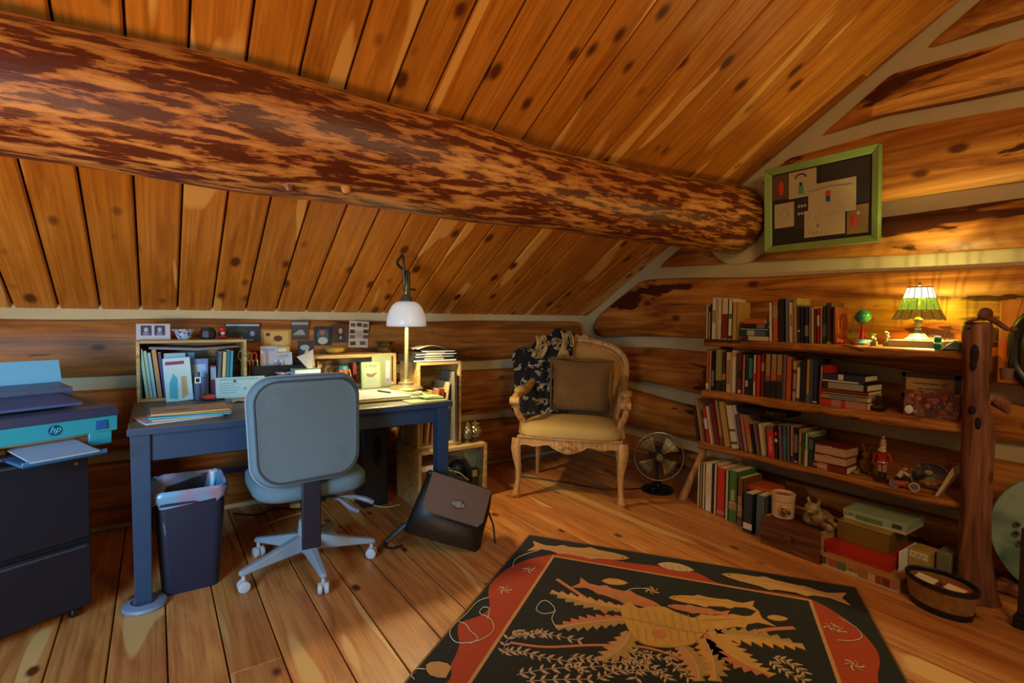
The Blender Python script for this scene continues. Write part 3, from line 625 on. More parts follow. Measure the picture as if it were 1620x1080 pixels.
def row(shelf_txt, group, entries, px_of, py_of, zb, X, base_py, dep, zmax=9):
    k_ = len(entries); lean_a = [0]*k_
    for i in range(k_-1, -1, -1):
        x0, x1, yt, c, lean, band, kind = entries[i]; hp = abs(base_py(px_of((x0+x1)/2))-py_of(yt)); a = math.atan2(px_of(lean)-px_of(0), hp)
        if a > 0 and i+1 < k_ and entries[i+1][0]-x1 < 40: a = max(a, lean_a[i+1])
        lean_a[i] = min(a, .19)
    for i, (x0, x1, yt, c, lean, band, kind) in enumerate(entries):
        p0 = onX(px_of(x0), base_py(px_of((x0+x1)/2)), X); p1 = onX(px_of(x1), base_py(px_of((x0+x1)/2)), X)
        w_ = max(.009, (p0.y-p1.y)*.97); yc = (p0.y+p1.y)/2
        top = onX(px_of((x0+x1)/2-lean), py_of(yt), X); h = top.z-zb; a = 0
        h = min(h, zmax-zb)
        a = -lean_a[i]; w_ *= math.cos(a)*.98; h = (h-abs(w_*math.sin(a)))/math.cos(a)
        nb = entries[i-1][3] if i else (entries[i+1][3])
        lab = f"{c} {kind} {ORD[i+1]} upright from left on {shelf_txt} beside {nb} one"
        zoff = abs(math.sin(a))*w_/2
        rr = random.Random(i*7+len(group))
        t = book(lab, c, shelf_txt, group, w_, h, dep+rr.uniform(-.02, .02), (X+rr.uniform(-.003, .008), yc, zb+zoff+.0005), roll=a, band=band)
bs = lambda a, b_: (lambda px: a[1]+(b_[1]-a[1])*(px-a[0])/(b_[0]-a[0]))
W_ = [(.55, .72, 'white')]; Gd = [(.7, .8, 'gold'), (.15, .2, 'gold')]; Pk = [(.05, .12, 'white'), (.45, .8, 'cream')]
R1 = [(100,118,245,'cream',0,None,'paperback'), (120,140,255,'tan',0,[(.8,.95,'black')],'paperback'), (141,153,240,'dark brown',0,None,'paperback'), (155,194,186,'white',0,[(.4,.7,'tan')],'hardback'),
 (199,240,194,'cream',0,[(.4,.46,'white')],'hardback'), (244,305,190,'cream',0,[(.02,.62,'dark red')],'hardback'), (307,342,200,'white',0,[(.52,.64,'green'),(.02,.1,'dark brown')],'paperback'), (345,388,226,'yellow',0,None,'hardback'),
 (702,732,232,'white',8,None,'paperback'), (737,788,225,'orange',6,[(.6,.9,'tan')],'hardback'), (790,848,195,'black',10,None,'hardback'), (851,888,198,'grey',14,None,'hardback'), (890,926,228,'cream',14,[(.4,.7,'tan')],'hardback'), (929,965,190,'tan',16,[(.8,.97,'olive')],'hardback'),
 (968,992,266,'dark brown',12,[(.3,.34,'white')],'paperback'), (994,1032,275,'black',10,None,'hardback'), (1034,1070,280,'navy',10,[(.2,.5,'grey')],'hardback'), (1073,1100,276,'tan',10,None,'paperback'), (1102,1128,275,'cream',10,None,'paperback'), (1130,1152,290,'dark red',10,None,'paperback'),
 (1154,1176,285,'red',10,[(.5,.8,'cream')],'paperback'), (1178,1204,285,'pink',10,None,'paperback'), (1206,1240,262,'dark green',12,[(.2,.5,'slate')],'hardback'), (1243,1290,234,'dark brown',12,[(.0,.05,'gold')],'hardback'), (1302,1324,272,'dark red',10,None,'hardback')]
row('top shelf', 'books standing on the top shelf', R1, lambda x: 1100+x/6, lambda y: 440+y/6, Z1, 3.00, bs((1117, 534), (1345, 543)), .15)
R2 = [(176,198,62,'orange',0,[(.02,.15,'white')],'paperback'), (200,220,66,'pink',0,None,'paperback'), (222,242,75,'black',0,[(.1,.5,'grey')],'paperback'), (244,300,63,'olive',0,[(.0,.25,'black')],'hardback'), (303,330,80,'dark brown',0,[(.3,.45,'pink')],'paperback'),
 (336,371,84,'cream',3,[(.2,.8,'tan')],'paperback'), (373,406,70,'white',4,[(.85,.97,'yellow')],'hardback'), (408,426,88,'brown',0,None,'paperback'), (429,452,95,'dark red',0,[(.02,.1,'white'),(.4,.6,'black')],'paperback'), (456,476,105,'pink',0,None,'paperback'), (479,502,100,'dark green',0,[(.2,.35,'white')],'paperback'),
 (504,540,130,'teal',0,[(.0,.45,'black')],'hardback'), (543,566,105,'cream',0,[(.35,.55,'red')],'paperback'), (568,600,104,'red',0,None,'hardback'), (603,628,98,'dark red',0,[(.6,.8,'tan')],'paperback'), (632,673,97,'tan',0,[(.0,.38,'black'),(.38,.5,'mauve')],'hardback'), (677,722,100,'tan',0,[(.0,.4,'black'),(.4,.62,'orange')],'hardback'),
 (725,768,103,'tan',0,[(.0,.4,'black'),(.4,.55,'brown')],'hardback'), (771,800,100,'mauve',0,None,'hardback'), (803,840,118,'brown',0,[(.0,1.0,'orange')],'hardback'), (847,881,150,'pink',0,[(.8,.97,'yellow'),(.1,.2,'yellow'),(.68,.78,'dark red'),(.25,.3,'dark red')],'hardback'), (884,906,172,'slate',0,[(.1,.9,'white')],'paperback'),
 (908,952,150,'black',0,None,'hardback'), (955,983,140,'tan',0,[(.0,.2,'slate')],'paperback'), (986,1008,142,'slate',0,None,'paperback'), (1010,1045,140,'navy',0,[(.03,.06,'white')],'hardback'), (1054,1078,190,'pink',-4,[(.1,.6,'red')],'paperback'), (1081,1100,185,'red',-4,None,'paperback')]
row('second shelf', 'books standing on the second shelf', R2, lambda x: 1080+x/4.911, lambda y: 540+y/4.911, Z2, 3.00, bs((1117, 617), (1304, 640)), .14, 1.04)
R3 = [(108,130,520,'dark brown',4,None,'paperback'), (133,158,445,'tan',14,None,'folder'), (186,212,515,'red',34,[(.4,.7,'white')],'paperback'), (215,240,500,'cream',36,None,'paperback'), (246,284,480,'dark red',30,None,'hardback'), (287,318,455,'tan',50,[(.0,.2,'brown')],'hardback'), (323,372,450,'yellow',60,None,'hardback'), (376,432,490,'white',62,[(.4,.45,'brown'),(.1,.16,'brown')],'hardback'),
 (449,470,560,'mauve',46,None,'paperback'), (474,503,565,'pink',70,None,'paperback'), (507,548,622,'tan',56,[(.6,.95,'orange')],'hardback'), (551,570,640,'black',50,None,'paperback'), (575,604,638,'mauve',44,None,'hardback'), (608,645,635,'cream',38,None,'hardback'), (655,716,652,'red',24,[(.88,.99,'teal')],'hardback'),
 (719,742,650,'black',20,[(.5,.6,'white'),(.7,.8,'red')],'paperback'), (745,776,645,'mauve',20,None,'hardback'), (779,808,650,'slate',14,[(.2,.7,'teal')],'hardback'), (810,828,655,'grey',12,None,'paperback'), (834,858,655,'pink',8,[(.0,.18,'dark green')],'hardback'), (861,889,668,'black',5,[(.3,.8,'grey'),(.03,.06,'white')],'hardback'), (893,920,682,'tan',3,[(.55,.6,'brown')],'hardback'),
 (923,942,710,'green',2,None,'paperback'), (946,970,712,'pale green',0,[(.0,.5,'cream')],'paperback'), (974,1010,740,'dark green',0,[(.6,.9,'slate')],'hardback')]
row('third shelf', 'books standing on the third shelf', R3, lambda x: 1080+x/4.911, lambda y: 540+y/4.911, Z3, 3.00, bs((1110, 703), (1290, 736)), .19, .705)
text_part('spine_lettering', 'LINCOLN', .022, plain('lettering_cream', '#e0cfae', .6), [o for o in bpy.data.objects if o.get('label', '').startswith('red hardback') and 'third shelf' in o['label']][0], (-.0012, 0, .075), (PI/2, -PI/2, -PI/2), .0003, width=.085)
book('thin pink-white book standing beyond the left end of the third shelf', 'pink', '', 'books standing on the third shelf', .012, .16, .17, (3.02, 2.187, Z3), 0)

def flatstack(items, X, yc, z, shelf, group):
    for lab, c, w_, h, dep, dy, band, rz in items:
        book(lab, c, shelf, group, w_, h, dep, (X+random.uniform(-.004, .008), yc+dy, z+.0005), flat=True, band=band, rz=rz); z += w_+.001
    return z
g = 'books lying flat on the top shelf'
yc = onX(1192, 536, 3.0).y
zt = flatstack([('cream book lying at the bottom of the flat stack on top shelf', 'cream', .030, .185, .14, -.002, [(.7, .98, 'dark brown')], 0), ('black and green book lying second from the bottom of the top shelf stack', 'dark green', .033, .185, .15, .0, [(.12, .5, 'slate'), (.5, .75, 'pale green')], .02),
   ('thin white book lying above the green one on the top shelf', 'white', .010, .175, .14, .004, None, 0), ('dark grey book lying under the orange one on the top shelf', 'black', .026, .175, .14, -.002, [(.1, .4, 'grey')], -.02), ('orange book lying on top of the flat stack on top shelf', 'orange', .030, .135, .13, .0, None, .05)], 3.0, yc, Z1, '', g)
g = 'books lying flat on the second shelf'
yc = (onX(1303, 640, 3.0).y+onX(1366, 648, 3.0).y)/2
flatstack([('salmon red book lying at the bottom of the second shelf stack', 'red', .038, .23, .17, .0, [(.02, .45, 'pink'), (.55, .75, 'pink')], 0), ('olive grey book lying second from the bottom of the second shelf stack', 'olive', .026, .225, .16, .0, [(.2, .8, 'grey')], 0), ('thin cream book lying third from the bottom on the second shelf', 'cream', .008, .225, .16, -.004, None, 0),
   ('plain dark red book lying mid stack on the second shelf', 'dark red', .020, .23, .17, .0, None, .02), ('black book with white title lying in the second shelf stack', 'black', .034, .225, .17, .0, [(.08, .85, '#8a857c')], -.02), ('thin white book lying between two black ones on the second shelf', 'white', .012, .17, .15, .02, None, 0), ('navy black book lying on top of the second shelf stack', 'navy', .030, .205, .16, .004, [(.5, .62, 'white')], .02)], 3.0, yc, Z2, '', g)
g = 'red books lying flat on the third shelf'
yc = (onX(1290, 738, 3.0).y+onX(1334, 748, 3.0).y)/2
zz = Z3
for k, (lab, w_, rz) in enumerate((('dark red book with white title lying lowest in the third shelf pile', .038, 0), ('dark red book with cream fore-edge lying mid pile on the third shelf', .046, .04), ('dark red book with cream fore-edge topmost in the third shelf pile', .050, -.02))):
    if k == 0:
        t = book(lab, 'dark red', '', g, w_, .175, .15, (3.0, yc-.0, zz+.0005), flat=True, band=[(.55, .85, 'pink')])
        text_part('spine_lettering', 'Martha', .020, plain('lettering_cream', '#e0cfae', .6), t, (-.0012, .048, .020), (PI/2, 0, -PI/2), .0003, width=.06)
    else:
        t = thing('book', lab, 'book', (3.0, yc, zz+.0005), rz, g); h = .165; dep = .14
        MB().box((0, -h/2, 0), (dep, h/2, .003)).box((0, -h/2, w_-.003), (dep, h/2, w_)).box((dep-.004, -h/2, 0), (dep, h/2, w_)).build('cover', bmat('dark red'), t, smooth=False)
        MB().box((.004, -h/2+.004, .003), (dep-.004, h/2-.004, w_-.003)).build('page_block', plain('pinkish_pages', '#b08c6a', .85), t, smooth=False)
        MB().box((-.001, -.01, w_-.006), (.03, .03, w_-.0028)).build('bookmark', M_page, t, smooth=False)
    zz += w_+.001
# bottom row on the floor
g = 'large books standing on the floor under the shelves'
A0, A1 = fl(1102, 803), fl(1190, 851)
R4 = [(120,138,175,'cream','magazine',None), (142,160,172,'tan','magazine',None), (164,183,175,'cream','magazine',None), (187,243,176,'white','binder',[(.3,.8,'cream')]), (246,258,178,'dark brown','magazine',None), (261,282,180,'cream','magazine',None), (286,356,215,'red','binder',[(.05,.12,'pink')]), (359,384,232,'pale green','magazine',None), (388,460,240,'green','book',[(.25,.4,'gold')]), (463,508,300,'brown','book',[(.2,.42,'gold'),(.0,.12,'mauve')])]
for i, (x0, x1, yt, c, kd, band) in enumerate(R4):
    pxa, pxb = 1080+x0/5.4, 1080+x1/5.4; Xp = 2.93-.10*((pxa-1102)/85)
    p0, p1 = onX(pxa, 820, Xp), onX(pxb, 820, Xp); yc = (p0.y+p1.y)/2
    top = onX((pxa+pxb)/2, 700+yt/5.4, Xp).z
    t = book(f"{c} {kd} standing on the floor, {ORD[i+1]} from the left under the shelves", c, '', g, (p0.y-p1.y)*.97, min(top, .352), .22 if i < 7 else .2, (Xp, yc, .0005), band=band)
    if i in (8, 9): text_part('spine_lettering', '1000', .034, plain('lettering_cream', '#e0cfae', .6), t, (-.0012, 0, .155 if i == 8 else .135), (PI/2, -PI/2, -PI/2), .0003, width=.078)
for lab, x0, x1, yt, c, band, dx in (('tall dark blue book with white library sticker on the floor', 514, 594, 432, 'navy', [(.1, .25, 'white')], 0), ('blue grey book standing against the old wooden drawer', 622, 700, 450, 'slate', None, .01)):
    Xp = 2.80+dx; p0, p1 = onX(1080+x0/5.4, 830, Xp), onX(1080+x1/5.4, 830, Xp); yc = (p0.y+p1.y)/2; top = onX(1080+(x0+x1)/10.8, 700+yt/5.4, Xp).z
    book(lab, c, '', g, (p0.y-p1.y)*.97, top, .16, (Xp, yc, .0005), band=band)
tag(MB().cbox((2.99, 1.72, .232), (.16, .15, .03)).build('orange_notebook', bmat('orange'), None, .003), 'orange notebook lying on top of the dark blue books under shelves', 'notebook').parent = None

# drawer with things on it
p0 = fl(1200, 858); zt = vert(1200, 813, p0.x, p0.y)
DB = thing('drawer_box', 'old dark wooden drawer box with a round knob on the floor under the shelves', 'drawer', (2.74, 1.445, 0))
MB().box((0, -.158, .0), (.016, .152, zt)).build('drawer_face', M_drawer, DB, .002)
MB().box((.016, -.15, .0), (.34, -.138, zt-.01)).box((.016, .138, .0), (.34, .15, zt-.01)).box((.33, -.14, 0), (.34, .14, zt-.01)).box((.016, -.14, 0), (.33, .14, .008)).build('box_body', M_crate, DB, .001)
kn = MB().lathe([(.0, 0), (.012, 0), (.010, .008), (.018, .014), (.016, .022), (0, .024)], (0, -.005, zt*.52), 18, axis=(-1, 0, 0)).build('knob', M_drawer, DB)
MB().box((.02, -.137, zt-.03), (.32, .137, zt-.018)).build('inner_lid', M_drawer, DB)
pm = onX(1233, 822, 2.82); zb_ = zt-.018
MG = thing('ceramic_crock', 'cream ceramic crock with orange oval design standing on the old drawer', 'crock', (2.85, pm.y-.002, zb_))
crk = plain('glazed_cream', '#c4a684', .3, var=.05); hc = .135
MB().lathe([(.045, 0), (.056, .008), (.057, .05), (.057, hc*.68), (.052, hc*.70), (.052, hc*.72), (.059, hc*.74), (.061, hc), (.056, hc+.003), (.051, hc-.01), (.05, .02), (0, .02)], n=32).build('pot', crk, MG)
MB().lathe([(.0, 0), (.050, 0)], (0, 0, hc-.012), 24, cap=False).build('filling', plain('terracotta', '#9a5430', .8), MG)
def onpot(b, r, a0, z0, aw, zh, n=16):
    pts = [(a0+aw*math.cos(2*PI*i/n), z0+zh*math.sin(2*PI*i/n)) for i in range(n)]
    b.add([(r*math.cos(a), r*math.sin(a), z) for a, z in pts], [tuple(range(n))]); return b
a0 = math.atan2(-1.53, -2.85)+.1
onpot(MB(), .0583, a0, .052, .55, .034).build('orange_panel', plain('glaze_orange', '#c4813a', .4), MG, solid=.0004)
onpot(MB(), .0588, a0, .052, .42, .026).build('pale_oval', plain('glaze_pale', '#d8b47c', .4), MG, solid=.0004)
onpot(MB(), .0593, a0, .052, .34, .020).build('brown_oval', plain('glaze_brown', '#8a4a20', .4), MG, solid=.0004)
onpot(MB(), .0596, a0+.42, .045, .17, .012).build('green_leaf', plain('glaze_green', '#3c5a2c', .4), MG, solid=.0004)
mm = pattern('mottled_ceramic', [(0, '#3a2a1c'), (.42, '#6a4c30'), (.5, '#8a7038'), (.58, '#9a8468'), (.66, '#4a5a50')], (1, 1, 1), 16, 3, .45, 'LINEAR')
SG = thing('ceramic_figurine', 'mottled brown ceramic animal figurine curled on the old drawer beside crock', 'figurine', (2.87, 1.345, zb_))
b = MB().ball((0, 0, .05), .058, 18, (.9, 1.05, .86)).ball((-.02, -.045, .03), .034, 14, (1, 1, .9)).ball((.0, .05, .035), .04, 14)
b.build('body', mm, SG, angle=3)
MB().ball((-.03, .03, .10), .036, 14, (1, 1.1, .9)).ball((-.062, .032, .092), .016, 10, (1, 1.1, .8)).build('head', mm, SG, angle=3)
for s_ in (-1, 1): MB().tube([(-.02, .03+.02*s_, .12), (-.015, .032+.03*s_, .15), (-.02, .03+.036*s_, .135)], [.010, .008, .003], 8).build('ear', mm, SG)
MB().tube([(.0, -.07, .03), (-.03, -.08, .05), (-.05, -.06, .075), (-.045, -.04, .07)], [.014, .013, .01, .005], 10).build('tail', mm, SG)
# flat boxes
def gbox(name, label, cat, X0, X1, y0, y1, z0, z1, m, lidm=None, rz=0, gap=.35):
    cx, cy = (X0+X1)/2, (y0+y1)/2; t = thing(name, label, cat, (cx, cy, z0), rz); w_, h_, z_ = (X1-X0)/2, (y1-y0)/2, z1-z0
    MB().box((-w_+.002, -h_+.002, 0), (w_-.002, h_-.002, z_*.9)).build('box_base', m, t, .001)
    MB().box((-w_, -h_, z_*gap), (w_, h_, z_)).build('lid', lidm or m, t, .0015); return t, w_, h_, z_
wht = plain('box_white', '#b8a890', .5)
t, w_, h_, z_ = gbox('puzzle_box', 'long flat puzzle box with picture side lowest of the boxes on floor', 'box', 2.75, 3.08, .945, 1.280, 0, .058, wht, plain('box_lid_orange', '#a4703c', .5))
for k, (y0, y1, c) in enumerate(((.145, .165, '#4a3c30'), (.10, .135, '#9a5030'), (.055, .095, '#55604c'), (-.16, .0, '#a0603a'), (-.13, -.10, '#6a2a1c'), (-.07, -.04, '#c49060'), (-.095, -.075, '#7a3a24'))):
    MB().box((-w_-.0012+(-.0004 if k > 3 else 0), y0, .012), (-w_, y1, .048 if k != 3 else .055)).build('printed_picture', plain('print', c, .5), t, smooth=False)
strokes(t, plain('print', '#5a3a20'), -w_, .045, .01, .03, .008, 7, 1)
gbox('red_box', 'flat bright red box lying on the puzzle box under the gold one', 'box', 2.80, 3.12, 1.0, 1.295, .059, .112, plain('box_red', '#a82414', .45))
t, w_, h_, z_ = gbox('gold_box', 'gold metal box with a thin lid standing on the flat red box', 'box', 2.87, 3.10, 1.035, 1.268, .113, .212, plain('gold_tin', '#8a6c30', .35, .5), plain('gold_tin_lid', '#b09348', .3, .6), 0, .93)
t, w_, h_, z_ = gbox('game_box', 'pale green and white game box topmost of the boxes on the floor', 'box', 2.92, 3.14, .985, 1.262, .213, .262, wht, plain('box_pale_green', '#8c9c7c', .5))
MB().box((-w_-.001, -.04, .012), (-w_, .08, .035)).build('printed_hill', plain('print', '#55704c'), t); MB().box((-w_-.001, -.12, .02), (-w_, -.08, .04)).build('printed_emblem', plain('print', '#2a4434'), t)
strokes(t, plain('print', '#4a5844'), -w_, .128, .09, .028, .014, 7, 2)
tag(MB().box((2.85, 1.286, .005), (3.1, 1.296, .16)).build('picture_frame_back', M_crate, None, .001), 'thin pale board standing between the drawer and the boxes', 'board')
# basket
bp_ = fl(1482, 962)
BK = thing('oval_basket', 'low oval tan basket with black rim and base in front of trunk post', 'basket', (2.765, .80, 0), -.25)
straw = pattern('tan_felt', [(.3, '#7a5222'), (.7, '#94682e')], (1, 1, 1), 30, 3, .9, 'LINEAR')
MB().lathe([(.10, 0), (.112, .005), (.118, .03), (.13, .115), (.124, .115), (.11, .03), (.1, .008), (0, .008)], n=36, sx=.72, sy=1).build('basket_wall', straw, BK)
MB().lathe([(.101, 0), (.114, 0), (.121, .024), (.118, .026)], n=36, sx=.725, sy=1, cap=False).build('base_band', M_black, BK, solid=.003)
MB().lathe([(.127, .104), (.135, .108), (.136, .124), (.128, .128), (.122, .122), (.122, .106), (.127, .104)], n=36, sx=.725, sy=1, cap=False).build('rim_band', M_black, BK)
def small_box(name, label, cat, c, size, rz, m, extra=()):
    t = thing(name, label, cat, c, rz); MB().box((-size[0]/2, -size[1]/2, 0), (size[0]/2, size[1]/2, size[2])).build('carton', m, t, .0015)
    for lo, hi, mm_ in extra: MB().box(lo, hi).build('printed_label', mm_, t, smooth=False)
    return t
prt = plain('print', '#c85030'); prw = plain('print', '#d8c49c'); 
t = small_box('card_packet', 'brown and cream playing card packet lying at the left inside the basket', 'packet', (2.755, .845, .085), (.055, .09, .03), -.25, plain('packet_brown', '#6a3c24', .5), [((-.0285, -.04, .004), (-.0275, .0, .026), prt), ((-.02, -.04, .0295), (.02, .04, .031), prw)]); t.rotation_euler = (0, -.35, -.25)
t = small_box('card_packet', 'red and cream card packet lying at the right inside the basket', 'packet', (2.76, .745, .085), (.055, .085, .025), -.25, plain('packet_red', '#a83c24', .5), [((-.02, -.035, .0245), (.015, .035, .026), prw)]); t.rotation_euler = (0, -.35, -.25)
tag(MB().cbox((2.77, .795, .045), (.10, .17, .07)).build('packed_cloth', M_black, None, .01), 'black cloth filling the bottom of the oval basket', 'cloth')
t = small_box('small_yellow_box', 'small yellow and cream carton behind the basket beside grey tin', 'box', (2.99, .935, 0), (.10, .085, .155), -.1, plain('carton_yellow', '#a88c44', .5), [((-.051, -.036, .115), (-.0495, .036, .145), prw)])
strokes(t, plain('print', '#3a2c14'), -.0508, .028, -.028, .133, .006, 12, 3); strokes(t, plain('print', '#3a2c14'), -.0508, .028, -.02, .122, .005, 12, 4)
tag(MB().box((2.97, .825, 0), (3.07, .885, .17)).build('grey_tin', plain('tin_grey', '#6a6654', .6), None, .008), 'plain dull grey tin standing behind the basket by the trunk post', 'tin')
tag(MB().box((2.86, .984, 0), (3.05, .990, .15)).build('white_card', M_white, None), 'thin white card standing on edge beside the flat boxes', 'card')

# ---- top shelf ornaments
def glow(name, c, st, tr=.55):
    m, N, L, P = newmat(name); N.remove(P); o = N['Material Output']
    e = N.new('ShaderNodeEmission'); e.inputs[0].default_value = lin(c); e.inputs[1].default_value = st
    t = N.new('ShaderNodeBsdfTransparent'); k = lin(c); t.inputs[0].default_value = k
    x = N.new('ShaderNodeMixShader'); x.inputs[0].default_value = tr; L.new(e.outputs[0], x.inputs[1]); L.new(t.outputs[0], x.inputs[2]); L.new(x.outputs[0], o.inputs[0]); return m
BD = tag(MB().prism([(-.12, 0), (-.10, .034), (.12, .034), (.12, 0)], 3.02, 3.20, lambda u, v, d: Vector((d, 1.03-u if False else 1.03+(-u), Z1+.0005+v))).build('lamp_board', plain('pale_olive_wood', '#b09a60', .6), None, .003), 'pale flat board under the stained glass lamp on the top shelf', 'board')
LX, LY, LZ = 3.11, 1.037, Z1+.035
TL = thing('stained_glass_lamp', 'lit stained glass table lamp of green and amber panes on the top shelf', 'lamp', (LX, LY, LZ))
stone = pattern('speckled_bronze', [(.3, '#5a4c34'), (.5, '#8c7c5c'), (.65, '#b0a484')], (1, 1, 1), 30, 3, .5, 'LINEAR')
MB().lathe([(.056, 0), (.056, .004), (.04, .014), (.028, .032), (.016, .042), (.010, .048), (.016, .056), (.009, .062), (.013, .075), (.018, .10), (.014, .108), (.008, .112), (.006, .15), (0, .15)], n=28).build('base', stone, TL)
MB().tube([(0, 0, .15), (0, 0, .268)], .004, 8).lathe([(.001, .262), (.007, .268), (.004, .28), (.001, .285)], n=10).build('finial', M_brass, TL)
NP = 14
rows = [(.052, .258, .066, .205, 0, '#e8ecd8', 2.0), (.066, .205, .084, .148, .5, '#b4c840', 1.05), (.084, .148, .105, .106, 0, '#b88a28', .6)]
lead = plain('lead_came', '#2c2a1c', .5, .4)
b = MB()
for r0, z0, r1, z1, ofs, c, st in rows:
    for k in range(NP):
        g_ = glow('pane_glass', c, st*(1+.15*math.sin(k*2.3)), .5) if k < 2 else None
        if k < 2: gm = [g_] if k == 0 else gm+[g_]
        a0, a1 = 2*PI*(k+ofs)/NP, 2*PI*(k+1+ofs)/NP
        vs = []; fs = []
        for i in range(5):
            for j in range(2):
                a = a0+(a1-a0)*i/4; r_, z_ = (r0, z0) if j == 0 else (r1, z1-.007*math.sin(PI*i/4))
                vs.append((r_*math.cos(a), r_*math.sin(a), z_))
        MB().add(vs, [(i*2, i*2+1, i*2+3, i*2+2) for i in range(4)]).build('pane', gm[k % 2], TL, smooth=False)
        b.tube([(r0*math.cos(a0), r0*math.sin(a0), z0), (r1*math.cos(a0), r1*math.sin(a0), z1)], .0014, 5)
        b.tube([(r1*math.cos(a0+(a1-a0)*i/4), r1*math.sin(a0+(a1-a0)*i/4), z1-.007*math.sin(PI*i/4)) for i in range(5)], .0014, 5)
b.tube([(.052*math.cos(2*PI*i/28), .052*math.sin(2*PI*i/28), .258) for i in range(29)], .0022, 6, False)
b.build('lead_lines', lead, TL)
point('stained_glass_bulb', (LX, LY, LZ+.195), 42, (.95, .86, .34), .008)
# globe balance toy
GB = thing('toy_globe', 'small globe held over a red cone with hanging trays on the top shelf', 'globe', (3.10, 1.278, Z1+.0005))
MB().lathe([(.050, 0), (.052, .01), (.044, .022), (.03, .03), (.0, .03)], n=24).build('round_base', pattern('painted_base', [(.3, '#4a8480'), (.5, '#b05024'), (.65, '#b89a50')], (1, 1, 1), 14), GB)
MB().lathe([(.016, .03), (.012, .05), (.008, .085), (.006, .11), (0, .11)], n=18).build('red_cone', plain('glossy_red', '#a81c1c', .3), GB)
MB().ball((0, 0, .148), .037, 20).build('globe_ball', pattern('globe_map', [(.3, '#1f6a74'), (.52, '#3c8a5c'), (.6, '#a8a050')], (1, 1, 1), 16, 3, .35), GB)
b = MB(); b.tube([(0, .05*math.cos(a), .148+.0*a) for a in (0, PI)], .0015, 6); b.tube([(0, -.042, .135), (0, 0, .105), (0, .042, .15)], .002, 6)
for s_ in (-1, 1): b.tube([(0, .05*s_, .148), (0, .045*s_+.008, .055)], .0012, 5).tube([(0, .05*s_, .148), (0, .055*s_-.01, .055)], .0012, 5)
b.build('hanger', M_brass, GB)
for s_ in (-1, 1): MB().lathe([(.0, 0), (.014, .002), (.018, .01), (.016, .01), (0, .005)], (0, .046*s_, .05), 14).build('tray', plain('toy_yellow_green', '#8a9434', .4), GB)
HG = thing('orange_glass_lantern', 'glowing orange glass lantern ornament with domed top beside the last top shelf book', 'ornament', (3.06, 1.405, Z1+.0005))
org = glow('glowing_orange_glass', '#e07020', .55, .25)  # glow put into the glass colour, no bulb inside the ornament
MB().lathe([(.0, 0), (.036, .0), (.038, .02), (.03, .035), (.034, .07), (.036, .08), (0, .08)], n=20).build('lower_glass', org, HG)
MB().lathe([(.0, .08), (.034, .08), (.034, .125), (.026, .140), (0, .143)], n=8).build('upper_dome', plain('amber_brown', '#8a4418', .25), HG)
b = MB()
for k in range(6): a = k*PI/3; b.tube([(.037*math.cos(a), .037*math.sin(a), .0), (.037*math.cos(a), .037*math.sin(a), .13)], .003, 6)
b.ball((-.03, -.035, .02), .014, 10).ball((-.01, -.045, .016), .012, 10).build('orange_ribs', plain('translucent_orange', '#d8602a', .3), HG)
for nm, lab, px, hh, seed in (('potted_cactus_figure', 'small pale figurine in a square pot beside the toy globe', 1381, .05, 1), ('potted_flower_figure', 'larger pale flower figurine in pot beside the lamp board', 1401, .078, 2)):
    p = onX(px, 542, 3.02); t = thing(nm, lab, 'figurine', (3.03, p.y, Z1+.0005)); pale = plain('pale_olive_ceramic', '#b8b078', .4)
    MB().box((-.013, -.013, 0), (.013, .013, .022)).build('pot', plain('pot_olive', '#7a7440', .5), t, .002)
    b = MB(); rn = random.Random(seed)
    for k in range(5 if seed == 1 else 8):
        a = rn.uniform(0, 6.3); r_ = rn.uniform(.003, .014); z_ = rn.uniform(.6, 1)*hh; b.tube([(0, 0, .02), (r_*math.cos(a), r_*math.sin(a), z_)], .0022, 6).ball((r_*math.cos(a), r_*math.sin(a), z_), .0062, 8)
    b.build('blossoms', pale, t)
GJ = thing('green_glass_jar', 'small green glass jar with white lid at the right of the lamp', 'jar', (3.0, .922, Z1+.0005))
MB().lathe([(0, 0), (.013, 0), (.014, .004), (.014, .045), (.010, .052), (0, .052)], n=18).build('jar_body', glow('glowing_green_glass', '#1c7a3c', .35, .3), GJ)  # jar glass given its own glow, though it is no lamp
MB().lathe([(0, .05), (.013, .05), (.013, .058), (0, .06)], n=18).build('lid', M_white, GJ); MB().lathe([(.0143, .022), (.0143, .03)], n=18, cap=False).build('label_band', M_white, GJ, solid=.0004)
FS = thing('dried_flower', 'dark red dried flower stem standing behind the green jar', 'flower', (3.06, .915, Z1+.0355)); b = MB()
b.tube([(0, 0, 0), (0, -.004, .03), (0, -.012, .062)], .002, 6).build('stem', plain('dark_stem', '#4a2818'), FS)
for k in range(6): a = k*PI/3; MB().tube([(0, -.012, .062), (.012*math.cos(a), -.012+.012*math.sin(a), .072)], [.003, .001], 6).build('petal', plain('dark_red_petal', '#5a1c14'), FS)
GS = thing('gemstone_box', 'green stone wedge with white edges lying against the trunk post', 'stone', (3.0, .862, Z1+.0005))
MB().prism([(-.035, 0), (.03, 0), (.03, .032), (.012, .04)], -.03, .03, lambda u, v, d: Vector((d, -u, v))).build('stone_body', pattern('green_stone', [(.3, '#2c4c3c'), (.6, '#5a7c64')], (1, 1, 1), 20, 4, .4, 'LINEAR'), GS, .002)
MB().tube([(-.031, .036, .001), (-.031, -.012, .041), (-.031, -.03, .033)], .003, 6).build('white_edge', M_white, GS)

